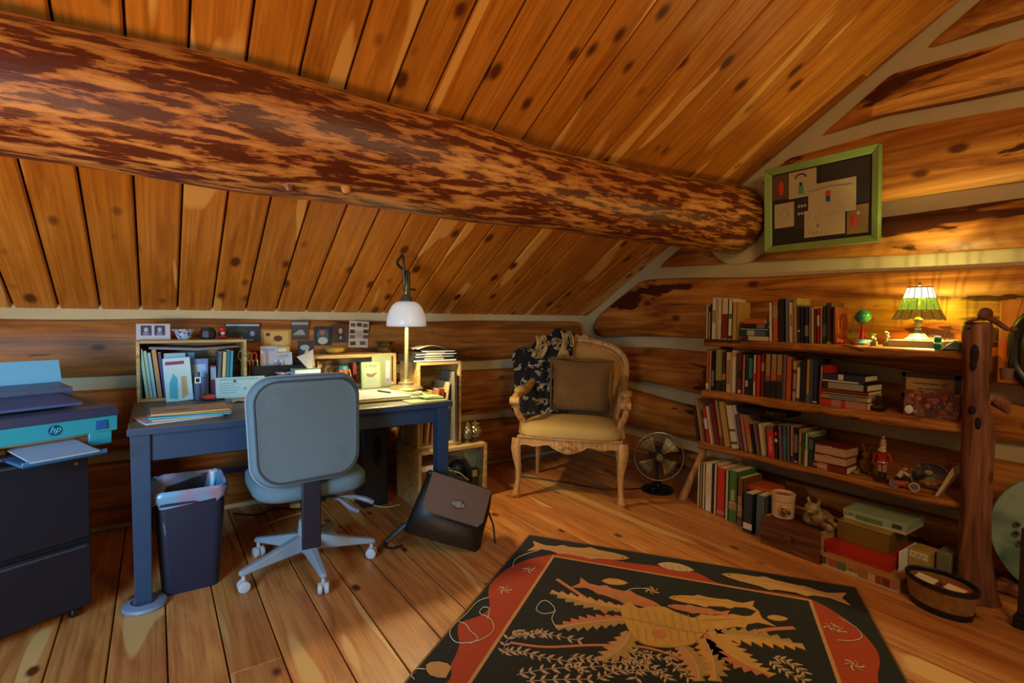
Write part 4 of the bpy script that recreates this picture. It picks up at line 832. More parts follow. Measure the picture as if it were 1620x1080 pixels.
# ---- second shelf right
SK = thing('dark_urn', 'tiny dark metal urn standing beside the flat stack on second shelf', 'urn', (3.05, onX(1391, 645, 3.05).y, Z2+.0005))
MB().lathe([(0, 0), (.022, 0), (.032, .012), (.034, .025), (.026, .036), (.016, .04), (.016, .05), (0, .05)], n=20).build('urn_body', plain('dark_bronze', '#3a2218', .35, .5), SK)
MB().box((-.016, -.016, .05), (.016, .016, .078)).build('urn_cap', plain('dark_bronze', '#3a2218', .35, .5), SK, .003)
MB().tube([(-.03, -.018, .034), (-.037, 0, .022), (-.03, .018, .034)], .0022, 6).build('highlight_band', M_steel, SK)
FRM = thing('framed_saying', 'dark framed tan saying plaque standing at the back of the second shelf', 'plaque', (3.13, (onX(1427, 610, 3.13).y+onX(1520, 620, 3.13).y)/2, Z2+.0005))
hw = (onX(1427, 610, 3.13).y-onX(1520, 620, 3.13).y)/2; zt2 = onX(1427, 588, 3.13).z-Z2
b = MB(); b.box((-.008, -hw, zt2-.022), (.008, hw, zt2)).box((-.008, -hw, zt2-.128), (.008, hw, zt2-.104)).box((-.008, -hw, 0), (.008, -hw+.022, zt2)).box((-.008, hw-.018, 0), (.008, hw, zt2)).box((-.002, -hw, 0), (.008, hw, zt2-.11)); b.build('frame', plain('dark_frame', '#3a2010', .4), FRM, .002)
MB().box((-.003, -hw+.02, zt2-.106), (.004, hw-.016, zt2-.02)).build('saying_card', plain('tan_card', '#a88048', .7), FRM)
tx = plain('print', '#4a3018')
for k, q_ in enumerate((.07, .052)): strokes(FRM, tx, -.003, q_, -q_, zt2-.05-.026*k, .010, 26-6*k, k)
PP = thing('painted_tray', 'long painted tray of dark fruit leaning before the framed saying', 'picture', (3.05, (onX(1428, 640, 3.05).y+onX(1516, 650, 3.05).y)/2, Z2+.0005)); PP.rotation_euler = (0, .12, 0)
hw = (onX(1428, 640, 3.05).y-onX(1516, 650, 3.05).y)/2; ht = .125
MB().box((0, -hw, 0), (.010, hw, ht)).build('picture_board', pattern('dark_fruit_painting', [(.3, '#241014'), (.42, '#6a2a20'), (.5, '#3a2020'), (.56, '#9a5a3c'), (.62, '#4a3a44'), (.7, '#a88a74')], (1, 1, 1), 26, 3, .35, 'LINEAR'), PP, .003)
for k in range(16):
    rn = random.Random(k); y, z = rn.uniform(-hw*.85, hw*.8), rn.uniform(.02, ht-.025)
    MB().ball((-.0005, y, z), 1, 12, (.003, .013, .013)).build('fruit_shape', plain('painted_fruit', ['#8a3428', '#5a1c20', '#a05c3c', '#4c3440'][k % 4], .35), PP)
MB().ball((-.001, hw-.025, .028), 1, 16, (.003, .018, .021)).build('pale_oval', M_white, PP)
tag(MB().tube([(3.22, .875, 1.05), (3.22, .875, .97)], .0035, 6).build('hook', M_black), 'thin black hook hanging under the top shelf above the framed saying', 'hook')

# ---- third shelf right
PB = tag(MB().ball((3.05, onX(1354, 757, 3.05).y, Z3+.013), .016, 14, (1, 1.1, .8)).build('pebble', plain('grey_brown_stone', '#7a6450', .6)), 'small round grey pebble right of the red books', 'pebble')
RB = thing('rabbit_figure', 'shaggy brown rabbit figurine behind the pebble on the third shelf', 'figurine', (3.12, onX(1370, 745, 3.12).y, Z3+.0005)); fur = plain('shaggy_brown', '#6a4420', .95, var=.3, scale=50, bmp=.6)
MB().ball((0, 0, .045), .034, 16, (1, 1, 1.3)).ball((-.02, -.03, .012), .014, 10).ball((-.02, .03, .012), .014, 10).build('body', fur, RB)
MB().ball((-.005, 0, .10), .022, 14).build('head', fur, RB)
for s_ in (-1, 1): MB().tube([(0, .008*s_, .115), (0, .018*s_, .145), (.003, .024*s_, .165)], [.006, .007, .002], 8).build('ear', fur, RB)
NC = thing('nutcracker_figure', 'red glass soldier figurine with white beard standing on the third shelf', 'figurine', (3.04, onX(1395, 755, 3.04).y, Z3+.0005)); rg = plain('red_foil', '#a83018', .2, .4); fl_ = plain('flesh_paint', '#c89a78', .5); pk = plain('pink_silver', '#b08478', .3, .3)
MB().lathe([(0, 0), (.034, 0), (.036, .008), (.02, .014), (0, .014)], n=18).build('stand', plain('dark_red_base', '#4a1810', .4), NC)
for s_ in (-1, 1):
    MB().tube([(0, .011*s_, .012), (0, .011*s_, .05)], [.009, .008], 8).build('boot', M_black, NC); MB().tube([(0, .011*s_, .05), (0, .010*s_, .095)], [.009, .012], 10).build('trouser_leg', pk, NC)
    MB().tube([(0, .022*s_, .148), (0, .036*s_, .125), (-.006, .040*s_, .095)], [.009, .008, .006], 8).ball((-.006, .041*s_, .088), .007, 8).build('arm', rg, NC)
MB().lathe([(.020, .09), (.026, .10), (.022, .12), (.027, .148), (.012, .160), (0, .160)], n=16).build('coat', rg, NC); MB().lathe([(.0265, .096), (.0275, .10), (.0255, .105)], n=16, cap=False).build('belt', pk, NC)
MB().ball((0, 0, .175), .015, 12).build('head', fl_, NC)
b = MB()
for k in range(9): a = k*.7; b.ball((-.010+.004*math.sin(k), .012*math.sin(a), .160+.006*math.cos(a)), .007, 8)
b.build('beard', plain('white_beard', '#b8a890', .8), NC); MB().lathe([(.0155, .184), (.017, .187), (.014, .20), (.013, .215), (0, .219)], n=14).ball((0, 0, .224), .008, 8).build('hat', plain('silver_hat', '#a88c74', .3, .4), NC)
MC_ = thing('toy_motorcycle', 'toy motorcycle with white and orange body and small rider on third shelf', 'toy', (2.985, onX(1432, 770, 2.985).y, Z3+.0005), .2); MC_.scale = (1.25,)*3
for nm, y in (('front_wheel', -.028), ('rear_wheel', .034)):
    o = MB().tube([(0, y+.015*math.cos(2*PI*i/20), .0165+.015*math.sin(2*PI*i/20)) for i in range(21)], .0032, 6, False).build(nm, plain('tyre_pale' if y < 0 else 'tyre_lilac', '#a89c9c' if y < 0 else '#7a6a84', .6), MC_)
    MB().lathe([(.0, -.002), (.012, -.002), (.012, .002), (0, .002)], (0, y, .0165), 14, axis=(1, 0, 0)).build('wheel_disc', M_steel, o)
MB().tube([(0, .034, .018), (0, .01, .022), (0, -.01, .03)], [.008, .011, .007], 8).build('engine_fairing', plain('toy_orange', '#a84c20', .35), MC_)
MB().tube([(0, -.028, .0165), (0, -.018, .045), (0, -.012, .055)], .0025, 6).tube([(-.014, -.012, .056), (.014, -.012, .056)], .0018, 6).build('fork', M_brass, MC_)
MB().tube([(0, .035, .036), (0, .01, .042), (0, -.012, .044)], [.006, .008, .006], 8).build('seat', M_black, MC_)
MB().tube([(0, .022, .048), (0, .008, .072)], [.010, .009], 10).build('rider_body', plain('toy_cream', '#b8a480', .5), MC_)
MB().tube([(-.008, .006, .068), (-.012, -.012, .056)], .003, 6).tube([(.008, .006, .068), (.012, -.012, .056)], .003, 6).build('rider_arms', plain('toy_cream', '#b8a480', .5), MC_)
MB().ball((0, .004, .083), .010, 12).build('rider_head', fl_, MC_); MB().lathe([(.0105, 0), (.010, .006), (.004, .011), (0, .011)], (0, .005, .084), 12).build('rider_cap', plain('toy_brown', '#6a3c20', .5), MC_)
OP = thing('painted_plate', 'oval dark painted plate with pale rim leaning at the back of third shelf', 'plate', (3.10, (onX(1446, 745, 3.1).y+onX(1500, 745, 3.1).y)/2, Z3+.068)); OP.rotation_euler = (0, .2, 0)
MB().lathe([(.0, .004), (.066, .002), (.078, -.004), (.080, 0), (.066, .008), (0, .008)], n=36, sx=.72, sy=1, axis=(-1, 0, 0)).build('plate_body', pattern('dark_plate_painting', [(.35, '#1c1610'), (.5, '#3c3226'), (.62, '#7a6c4c')], (1, 1, 1), 16, 3, .3, 'LINEAR'), OP)
bpy.context.view_layer.update()
for o in OP.children: o.rotation_euler = (0, 0, 0)
MB().tube([(-.006, .080*math.cos(2*PI*i/36), .058*math.sin(2*PI*i/36)) for i in range(37)], .002, 6, False).build('rim', M_steel, OP)
for k in range(7):
    a = math.radians(-110+k*16) ; MB().ball((-.010, -.055*math.cos(a)*.9-.0, .042*math.sin(a)), 1, 12, (.002, .011, .009)).build('painted_flower', plain('painted_orange', '#b86c2c' if k % 2 else '#9a4c20', .4), OP)
MB().ball((-.0105, .005, .012), 1, 12, (.002, .018, .012)).build('painted_cottage', plain('painted_cream', '#8c8260', .4), OP)
tag(MB().add([(x, y, z) for x in (3.0, 3.07) for y, z in ((.895, Z3+.001), (.907, Z3+.001), (.845, Z3+.15), (.838, Z3+.12))], [(0,1,2,3), (7,6,5,4), (0,4,5,1), (1,5,6,2), (2,6,7,3), (3,7,4,0)]).build('leaning_card', plain('cream_card', '#b8a878', .7)), 'narrow cream card leaning on trunk post at the end of third shelf', 'card')
CB = thing('black_briefcase', 'black zip case lying flat across the books on the third shelf', 'case', (3.12, 1.80, .645)); CB.rotation_euler = (-.03, 0, 0)
MB().box((-.08, -.16, -.028), (.10, .20, .016)).build('case_body', plain('black_leatherette', '#181612', .4), CB, .012)
MB().tube([(-.081, -.03, -.005), (-.098, -.025, -.005), (-.098, .03, -.005), (-.081, .035, -.005)], .004, 6).build('handle', M_black, CB); MB().box((-.083, -.06, -.008), (-.08, -.045, -.002)).box((-.083, -.09, -.008), (-.08, -.068, -.002)).build('latch', M_steel, CB)
CB.location.z = .672

# ---- doll on the post, wall panel, enamel lid, black post
DO = thing('wooden_climber_toy', 'round-headed wooden toy with arms over the trunk post holding strings and bucket', 'toy', (2.985, .76, 1.224)); wd = M_trunk
MB().ball((0, -.005, .034), .028, 18).build('head', wd, DO)
MB().tube([(.0, -.02, .016), (0, -.05, -.005), (0, -.08, -.03), (0, -.095, -.032)], [.012, .011, .009, .008], 10).ball((0, -.10, -.03), .013, 10).build('arm', wd, DO)
MB().tube([(.0, .015, .014), (0, .05, .002), (0, .062, -.01)], [.009, .008, .006], 10).build('arm', wd, DO)
b = MB()
for dx, dy in ((-.012, 0), (.012, .004), (0, -.012)): b.tube([(0, -.10, -.03), (dx, -.085+dy, -.19)], .0014, 5)
b.tube([(0, -.10, -.03), (0, -.125, .10), (0.05, -.13, .11)], .0012, 5); b.build('string', plain('brown_string', '#5a3a24'), DO)
MB().lathe([(0, 0), (.02, 0), (.024, .05), (.021, .05), (.018, .005), (0, .005)], (0, -.085, -.245), 16).build('bucket', plain('bucket_brown', '#6a4a34', .5), DO)
WP = thing('wall_tray', 'dark green oval tray on an orange wooden board hanging by the trunk post', 'tray', (3.275, .55, 1.13))
MB().box((-.012, -.22, -.19), (.006, .222, .195)).build('back_board', plain('orange_board', '#b4602a', .5, var=.15), WP, .004)
def blob(k, d): return [((.185+.012*math.cos(4*a))*k*math.copysign(abs(math.cos(a))**.55, math.cos(a)), (.20+.008*math.sin(3*a))*k*math.copysign(abs(math.sin(a))**.6, math.sin(a)), d) for a in [2*PI*i/40 for i in range(40)]]
rg_ = [blob(1.0, 0), blob(1.02, .012), blob(1.0, .022), blob(.9, .024), blob(.82, .012)]
MB().add([(-.012-d, y-.012, z-.03) for r_ in rg_ for y, z, d in r_], [(i*40+j, i*40+(j+1)%40, i*40+40+(j+1)%40, i*40+40+j) for i in range(4) for j in range(40)]).build('curved_rim', plain('near_black_rim', '#16160f', .35), WP, angle=2)
MB().add([(-.012-.013, y-.012, z-.03) for y, z, d in blob(.83, 0)], [tuple(range(40))]).build('tray_face', plain('olive_green_leather', '#3c3c1c', .35, var=.35, scale=8), WP, solid=.002)
EL = thing('enamel_lid', 'large mottled green enamel disc with holes leaning at right on gable wall', 'disc', (3.20, .47, .297)); EL.rotation_euler = (0, .12, 0)
MB().lathe([(.0, 0), (.24, -.004), (.285, -.014), (.292, -.010), (.285, .0), (0, .012)], n=56, axis=(-1, 0, 0)).build('disc_body', pattern('green_enamel', [(.3, '#4a5c50'), (.5, '#7a9484'), (.62, '#98ac98')], (1, 1, 1), 7, 6, .35, 'LINEAR'), EL)
for y, z in ((.19, .02), (.19, -.02), (.175, -.06), (.15, .085)): MB().lathe([(0, 0), (.007, 0), (.007, .003), (0, .003)], (-.014, y, z), 12, axis=(-1, 0, 0)).build('hole', plain('dark_hole', '#14140e'), EL)
for y, z in ((.19, .02), (.19, -.02), (.175, -.06)): MB().lathe([(.008, 0), (.013, 0), (.012, .004), (.008, .004)], (-.013, y, z), 14, axis=(-1, 0, 0)).build('brass_eyelet', M_brass, EL)
BP = thing('iron_post', 'dark iron post with a flat foot at the right edge before enamel disc', 'post', (2.87, .575, 0))
MB().box((-.035, -.05, 0), (.035, .012, .05)).build('foot', M_black, BP, .004); MB().box((-.012, -.02, .05), (.012, .004, .40)).build('upright', plain('dark_iron', '#2a1a10', .5), BP, .003)
tag(MB().box((3.14, .60, 0), (3.26, .72, .05)).build('rough_offcut', M_trunk, None, .015), 'rough wood offcut lying on the floor between trunk post and disc', 'wood')
cab_ = MB().tube([(3.27, .78, 1.39), (3.26, .70, 1.40), (3.26, .6, 1.415), (3.26, .4, 1.43)], .0012, 5).build('thin_cord', M_brass); tag(cab_, 'thin pale cord strung across the log wall above the hanging tray', 'cord')
# ---- framed picture on the gable
PF = thing('framed_collage', 'green framed collage of children drawings hung high on the log gable wall', 'picture', (3.272, 1.612, 1.918))
PF.rotation_euler = (0, -.06, 0)
fw, fh, t_ = .325, .262, .042
gr = plain('pale_green_frame', '#7a8a48', .45, var=.12, scale=10)
for nm, pts in (('top', [(-fw, fh), (fw, fh), (fw-t_, fh-t_), (-fw+t_, fh-t_)]), ('bottom', [(-fw, -fh), (fw, -fh), (fw-t_, -fh+t_), (-fw+t_, -fh+t_)]), ('side', [(fw, fh), (fw, -fh), (fw-t_, -fh+t_), (fw-t_, fh-t_)]), ('side', [(-fw, fh), (-fw, -fh), (-fw+t_, -fh+t_), (-fw+t_, fh-t_)])):
    b = MB(); q = [(-.012, *p) for p in pts]; vs = [(.02, *p) for p in pts]+[(-.022, *pts[0]), (-.022, *pts[1]), (-.008, *pts[2]), (-.008, *pts[3])]
    b.add(vs, [(3,2,1,0), (4,5,6,7), (0,1,5,4), (1,2,6,5), (2,3,7,6), (3,0,4,7)]); b.build('frame_rail', gr, PF, .004)
MB().box((.0, -fw+.03, -fh+.03), (.012, fw-.03, fh-.03)).build('dark_mat', plain('charcoal_mat', '#241a16', .8), PF)
def card(x0, x1, z0, z1, c='#a8906c', d=.001, nm='drawing'):
    # x from left (as seen) 0..1, z from bottom 0..1 in the mat area
    w2, h2 = fw-t_, fh-t_; y = lambda x: w2-2*w2*x; z = lambda v_: -h2+2*h2*v_
    return MB().box((-d-.001, y(x1), z(z0)), (.0, y(x0), z(z1))).build(nm, plain('drawing_paper', c, .7, var=.06), PF), y, z
o, y, z = card(.0, .18, .64, .98, '#5a3c20', nm='photo'); MB().ball((-.002, y(.1), z(.8)), 1, 12, (.0015, .018, .045)).build('red_figure', plain('crayon_red', '#b8301c'), o)
o, y, z = card(.19, .48, .62, .98, d=.0012); MB().ball((-.0028, y(.32), z(.80)), 1, 10, (.001, .010, .012)).build('dark_dot', plain('crayon_dark', '#1c1c2c'), o)
MB().prism([(y(.345), z(.78)), (y(.30), z(.78)), (y(.29), z(.66)), (y(.36), z(.66))], -.0028, -.0018, lambda u, v, d: Vector((d, u, v))).build('green_tail', plain('crayon_green', '#4a8458'), o)
MB().tube([(-.0026, y(.32)+.032*math.cos(a), z(.885)+.022*math.sin(a)) for a in [PI*i/10 for i in range(11)]], .004, 6).build('dark_arch', plain('crayon_dark', '#1c1c2c'), o)
o, y, z = card(.03, .27, .24, .58, d=.0014); MB().tube([(-.003, y(.15)+.025*math.cos(a), z(.42)+.03*math.sin(a)) for a in [2*PI*i/14 for i in range(13)]], .0012, 5).build('pencil_sketch', plain('pencil', '#8a6a54'), o)
o, y, z = card(.25, .41, .2, .6, '#2c2018', .002, 'photo'); 
for k in range(6): MB().ball((-.0035, y(.30+.018*(k % 3)*1.8), z(.50-.1*(k//3))), 1, 8, (.001, .008, .009)).build('pale_face', plain('photo_pale', '#9a8a74'), o)
o, y, z = card(.40, .86, .34, .76, d=.0026); MB().box((-.0045, y(.62), z(.50)), (-.003, y(.58), z(.58))).build('blue_shape', plain('crayon_blue', '#2c3c78'), o); MB().box((-.0045, y(.625), z(.58)), (-.003, y(.575), z(.64))).build('red_shape', plain('crayon_red', '#b8301c'), o)
MB().tube([(-.0045, y(.41+.42*i/14), z(.70+.004*math.sin(i*2)-.03*abs(i-7)/7)) for i in range(15)], .0013, 5).build('pencil_line', plain('pencil_d', '#5a4a3c'), o)
o, y, z = card(.36, .76, .06, .42, d=.0034); text_part('child_lettering', 'V', .03, plain('crayon_dark', '#1c1c2c'), o, (-.0052, y(.50), z(.20)), (PI/2, 0, -PI/2), .0003)
for k in range(5): MB().tube([(-.005, y(.40+.06*k), z(.32)), (-.005, y(.43+.06*k), z(.36-.03*(k % 2)))], .0013, 5).build('pencil_stroke', plain('pencil', '#8a6a54'), o)
for k in range(4): MB().tube([(-.005, y(.40+.04*k), z(.10)), (-.005, y(.42+.04*k), z(.14-.03*(k % 2)))], .0015, 5).build('pencil_stroke', plain('pencil_d', '#5a4a3c'), o)
o, y, z = card(.78, .97, .04, .40, '#7a5a34', .002, 'photo'); MB().ball((-.003, y(.84), z(.2)), 1, 12, (.0015, .016, .034)).build('red_figure', plain('crayon_red', '#b8301c'), o); MB().ball((-.003, y(.88), z(.30)), 1, 12, (.0015, .009, .012)).build('pale_head', plain('photo_pale', '#9a8a74'), o)
o, y, z = card(.52, .98, .76, .98, '#2a201c', .001, 'chalk_card')
for k in range(9): MB().tube([(-.0024, y(.56+.04*k), z(.86)), (-.0024, y(.58+.04*k), z(.86+.03*(-1)**k))], .0008, 4).build('chalk_stroke', plain('chalk', '#5a4c44'), o)
# ================================================================ RUG
rs = Vector((2.624-1.717, 1.074-2.346, 0)).normalized(); rt = Vector((-rs.y, rs.x, 0))
if rt.x > 0: rt = -rt
RO = Vector((1.717, 2.346, 0)); RLEN, RWID = 2.25, (Vector((2.624, 1.074, 0))-RO).length
RG = thing('area_rug', 'black wool rug with red wavy border, fish, fern leaves and creel on pine floor', 'rug', (RO.x, RO.y, .0006), 0)
wool = plain('black_wool', '#1e1e1c', .98, var=.3, scale=90, bmp=.5); redw = plain('red_wool', '#9e3a1c', .98, var=.15, scale=90, bmp=.5); tanw = plain('tan_wool', '#b48450', .95, var=.2, scale=60, bmp=.5)
goldw = plain('gold_wool', '#c08c48', .95, var=.22, scale=25, bmp=.5); olivew = plain('olive_wool', '#a08044', .95, var=.2, scale=30, bmp=.5); ochre = plain('ochre_wool', '#bc9044', .95, var=.2, scale=30, bmp=.4); rosew = plain('rose_wool', '#b87048', .95, var=.2, scale=40, bmp=.4); palew = plain('pale_wool', '#b89878', .95, var=.1, bmp=.2)
def rp(a, c_, z=0): q = rs*a+rt*c_; return Vector((q.x, q.y, z))
MB().add([rp(a, c_, z) for a in (0, RWID) for c_ in (0, RLEN) for z in (0, .009)], [(0,1,3,2), (4,6,7,5), (0,4,5,1), (2,3,7,6), (0,2,6,4), (1,5,7,3)]).build('pile', wool, RG, .002)
b = MB(); e_ = .008
for a0, a1, c0, c1 in ((-e_, 0, -e_, RLEN+e_), (RWID, RWID+e_, -e_, RLEN+e_), (0, RWID, -e_, 0), (0, RWID, RLEN, RLEN+e_)):
    b.add([rp(a, c_, z) for a in (a0, a1) for c_ in (c0, c1) for z in (0, .0095)], [(0,1,3,2), (4,6,7,5), (0,4,5,1), (2,3,7,6), (0,2,6,4), (1,5,7,3)])
b.build('bound_edge', plain('brown_binding', '#6a4a28', .9), RG)
def q5(x, y): return fl(620+x*.506, 830+y*.506) - RO
def q3(x, y): return fl(620+x*.3086, 860+y*.3086) - RO
def inlay(nm, pts, m, z=.010, t=.0014, parent=None):
    n = len(pts); return MB().add([(p.x, p.y, z) for p in pts]+[(p.x, p.y, z-t) for p in pts], [tuple(range(n)), tuple(range(n, 2*n))[::-1]]+[(i, n+i, n+(i+1)%n, (i+1)%n) for i in range(n)]).build(nm, m, parent or RG, smooth=False)
wl = [q3(*p) for p in ((295,713), (300,640), (320,600), (345,530), (338,470), (345,420), (400,400), (470,370), (500,330), (495,250), (520,200), (590,140), (700,90), (840,62), (920,50))]
wt = [q5(*p) for p in ((640,105), (740,125), (830,135), (880,150), (950,155), (1010,185), (1080,200), (1160,213), (1230,222), (1310,240), (1400,290), (1470,345), (1515,400), (1525,440), (1520,494))]
def cr(p, k=4): return catmull(p, k)
il = q5(505, 105); ir = q5(1305, 240)
def ext(p, d): q = rt*d; return Vector((p.x+q.x, p.y+q.y, 0))
far = RLEN-.18
def tocol(p): return (p.dot(rs), p.dot(rt))
aL, c0 = tocol(il); aR, _ = tocol(ir)
left_tail = [rp(.12+.03*math.sin(k*1.7), far-.0-k*.12) for k in range(0, 10)]
left_tail = [p for p in left_tail if tocol(p)[1] > tocol(wl[0])[1]+.05]
right_tail = [rp(RWID-.12-.03*math.sin(k*1.7), far-.0-k*.12) for k in range(0, 10)]
right_tail = [p for p in right_tail if tocol(p)[1] > tocol(wt[-1])[1]+.05][::-1]
inlay('red_border', cr(left_tail+wl+wt+right_tail, 4), redw, .0100)
def quad(a0, a1, c0_, c1): return [rp(a0, c0_), rp(a1, c0_), rp(a1, c1), rp(a0, c1)]
cF = far-.12
inlay('tan_line', quad(aL-.008, aR+.008, c0-.008, cF+.008), tanw, .0106)
inlay('inner_field', quad(aL+.006, aR-.006, c0+.006, cF-.006), wool, .0112)
def shp(p0, p1, prof, nm, m, z=.0130, t=.0022, parent=None):
    d = (p1-p0); L_ = d.length; d = d/L_; s_ = Vector((-d.y, d.x, 0))
    return inlay(nm, [p0+d*L_*u+s_*L_*v for u, v in prof], m, z, t, parent)
FISH = [(0,.0), (.05,.045), (.15,.08), (.3,.095), (.36,.135), (.45,.10), (.62,.085), (.68,.10), (.78,.055), (.86,.05), (1,.13), (.95,.0), (1,-.12), (.86,-.05), (.74,-.06), (.68,-.11), (.6,-.08), (.45,-.10), (.4,-.14), (.32,-.10), (.15,-.075), (.05,-.04)]
def fish(a, c_, m, k=1.0, z=.0135):
    o = shp(a, c_, [(u, v*k) for u, v in FISH], 'fish', m, z)
    shp(a, c_, [(.12,.03*k), (.4,.05*k), (.8,.015*k), (.4,.022*k)], 'lateral_stripe', olivew, z+.0008, .001, o)
    shp(a, c_, [(.05,.01*k), (.065,.022*k), (.08,.01*k), (.065,.0)], 'eye', wool, z+.0008, .001, o)
fish(q5(742,112), q5(432,72), tanw, 1.0); fish(q5(1030,162), q5(1428,242), tanw, .9); fish(q5(865,236), q5(1142,265), goldw, 1.0); fish(q5(845,268), q5(575,188), rosew, 1.1); fish(q5(885,325), q5(1172,302), goldw, 1.2, .0140); fish(q5(860,262), q5(1060,290), rosew, 1.0, .0132)
def leaf(a, c_, w_, n, m, m2, curve=0, z=.0138, sharp=.5):
    d = c_-a; L_ = d.length; d = d/L_; s_ = Vector((-d.y, d.x, 0)); mid = lambda u: a+d*L_*u+s_*L_*curve*math.sin(u*PI)
    for sg, mm_ in ((1, m), (-1, m2)):
        pts = [mid(0)]
        for i in range(n):
            u = (i+.3)/n; e = w_*math.sin(PI*min(1, u*.85+.15))**.7
            pts += [mid((i+.15)/n)+s_*sg*e*(1-sharp), mid(min(1, (i+1.0)/n))+s_*sg*e]
        pts += [mid(1.0)]+[mid(1-k/6) for k in range(1, 6)]
        inlay('fern_leaf_half', pts, mm_, z+(.0004 if sg > 0 else 0), .0025)
    inlay('midrib', [mid(u/8)+s_*.003 for u in range(9)]+[mid(1-u/8)-s_*.003 for u in range(9)], palew, z+.001, .001)
leaf(q5(735,275), q5(497,218), .050, 8, olivew, goldw, .05); leaf(q5(735,305), q5(515,332), .055, 8, olivew, rosew, -.03)
leaf(q5(745,345), q5(650,435), .055, 6, olivew, tanw, .1); leaf(q5(985,352), q5(1288,392), .06, 9, olivew, goldw, .06)
leaf(q5(985,345), q5(1190,484), .065, 10, ochre, rosew, -.14, .0142); leaf(q5(975,365), q5(1010,500), .06, 7, olivew, goldw, .05); leaf(q5(1000,330), q5(1130,440), .05, 7, goldw, olivew, -.1); leaf(q5(900,385), q5(960,500), .055, 7, olivew, tanw, .1)
def band(pts, w_, nm, m, z=.0134, parent=None):
    P_ = cr(pts, 5); out1, out2 = [], []
    for i, p in enumerate(P_):
        t = (P_[min(i+1, len(P_)-1)]-P_[max(i-1, 0)]).normalized(); s_ = Vector((-t.y, t.x, 0)); out1.append(p+s_*w_); out2.append(p-s_*w_)
    return inlay(nm, out1+out2[::-1], m, z, .002, parent)
band([q5(515,178), q5(560,208), q5(640,262), q5(670,285)], .009, 'rod', rosew); band([q5(370,378), q5(480,392), q5(640,386), q5(800,395), q5(950,445)], .006, 'rod', rosew, .0130); band([q5(1075,358), q5(1170,338), q5(1258,332)], .010, 'rod', rosew)
ck = inlay('creel_basket', cr([q5(*p) for p in ((722,262), (716,285), (735,330), (760,368), (800,388), (870,394), (940,384), (972,355), (985,340), (985,322), (930,300), (880,282), (850,268), (800,268), (770,272), (745,250))], 3), ochre, .0165, .006)
for k in range(9): x = 752+k*26; band([q5(x-8, 272+k*3), q5(x-2, 300+k*3), q5(x+4, 322+k*3.2)], .0022, 'weave_rib', olivew, .0172, ck)
for k in range(8): x = 765+k*26; band([q5(x, 330+k*3), q5(x+4, 358+k*2.2), q5(x+8, 378)], .0022, 'weave_rib', olivew, .0172, ck)
band([q5(728,305), q5(800,318), q5(900,342), q5(978,352)], .004, 'lid_seam', olivew, .0174, ck)
inlay('fish_slot', cr([q5(*p) for p in ((812,350), (830,342), (855,350), (858,362), (838,368), (818,360), (812,350))], 2), rosew, .0176, .002, ck)
for a, c_, m in (((655,183), (738,190), goldw), ((1172,300), (1238,302), goldw), ((830,130), (945,150), palew)):
    o = shp(q5(*a), q5(*c_), [(0,0), (.12,.14), (.3,.24), (.6,.25), (.85,.14), (1,0), (.85,-.14), (.6,-.22), (.3,-.22), (.12,-.12)], 'oval_leaf', m)
for k in range(4): band([q5(850+k*22, 132+k*3), q5(862+k*22, 150+k*3)], .0016, 'leaf_vein', olivew, .0142)
fl_w = plain('pale_thread', '#c8bca0', .9)
def thread(pts): 
    P_ = cr([Vector((p.x, p.y, .0126)) for p in pts], 5); MB().tube(P_, .0016, 5).build('fishing_line', fl_w, RG)
thread([q3(*p) for p in ((620,130), (635,90), (700,60), (755,45))]); thread([q3(*p) for p in ((495,290), (440,310), (380,375), (310,440), (300,490), (345,525), (450,510), (520,460), (505,400), (450,370), (470,340), (500,350), (490,400))]); thread([q3(*p) for p in ((400,530), (440,500), (400,460), (380,430), (345,415))])
thread([q3(*p) for p in ((845,450), (820,400), (835,350), (800,310), (765,310), (740,350), (770,372), (810,370), (840,360))]); thread([q3(*p) for p in ((1190,262), (1240,243), (1320,245))]); thread([q5(*p) for p in ((1395,300), (1450,330), (1468,360), (1440,372), (1390,370))])
fly = plain('fly_cream', '#c8a884', .9)
for x, y in ((430,148), (352,212), (812,213), (1375,330), (1445,450), (1390,335)):
    c_ = q5(x, y)
    for k in range(6): a = 2*PI*k/6+x; band([c_, c_+Vector((.018*math.cos(a), .018*math.sin(a), 0)), c_+Vector((.034*math.cos(a+.5), .034*math.sin(a+.5), 0))], .0026, 'fishing_fly', fly if k % 2 else rosew, .0130)
o = shp(q3(175,640), q3(300,660), [(0,0), (.1,.2), (.4,.32), (.8,.28), (1,.1), (1,-.5), (.7,-.55), (.35,-.5), (.1,-.25)], 'shell_motif', tanw, .0132)
thread([q3(*p) for p in ((170,660), (120,660), (100,690), (115,713))])
rn = random.Random(11)
sp = [[(345,410), (400,405), (470,425), (560,440), (600,470)], [(345,415), (370,360), (440,350), (500,355), (590,372)], [(390,480), (480,462), (600,455), (700,452)], [(560,420), (620,430), (700,440), (800,432)], [(700,400), (760,410), (840,425), (930,470)], [(800,400), (780,440), (760,494)], [(870,400), (880,450), (930,494)],
      [(1190,425), (1240,440), (1290,475)], [(1180,435), (1220,465), (1290,500)], [(640,494), (700,470), (760,465), (850,475)], [(420,500), (520,495), (620,494)], [(720,425), (760,440), (820,460), (860,494)], [(900,420), (950,440), (1000,470)], [(380,340), (420,355), (470,345)]]
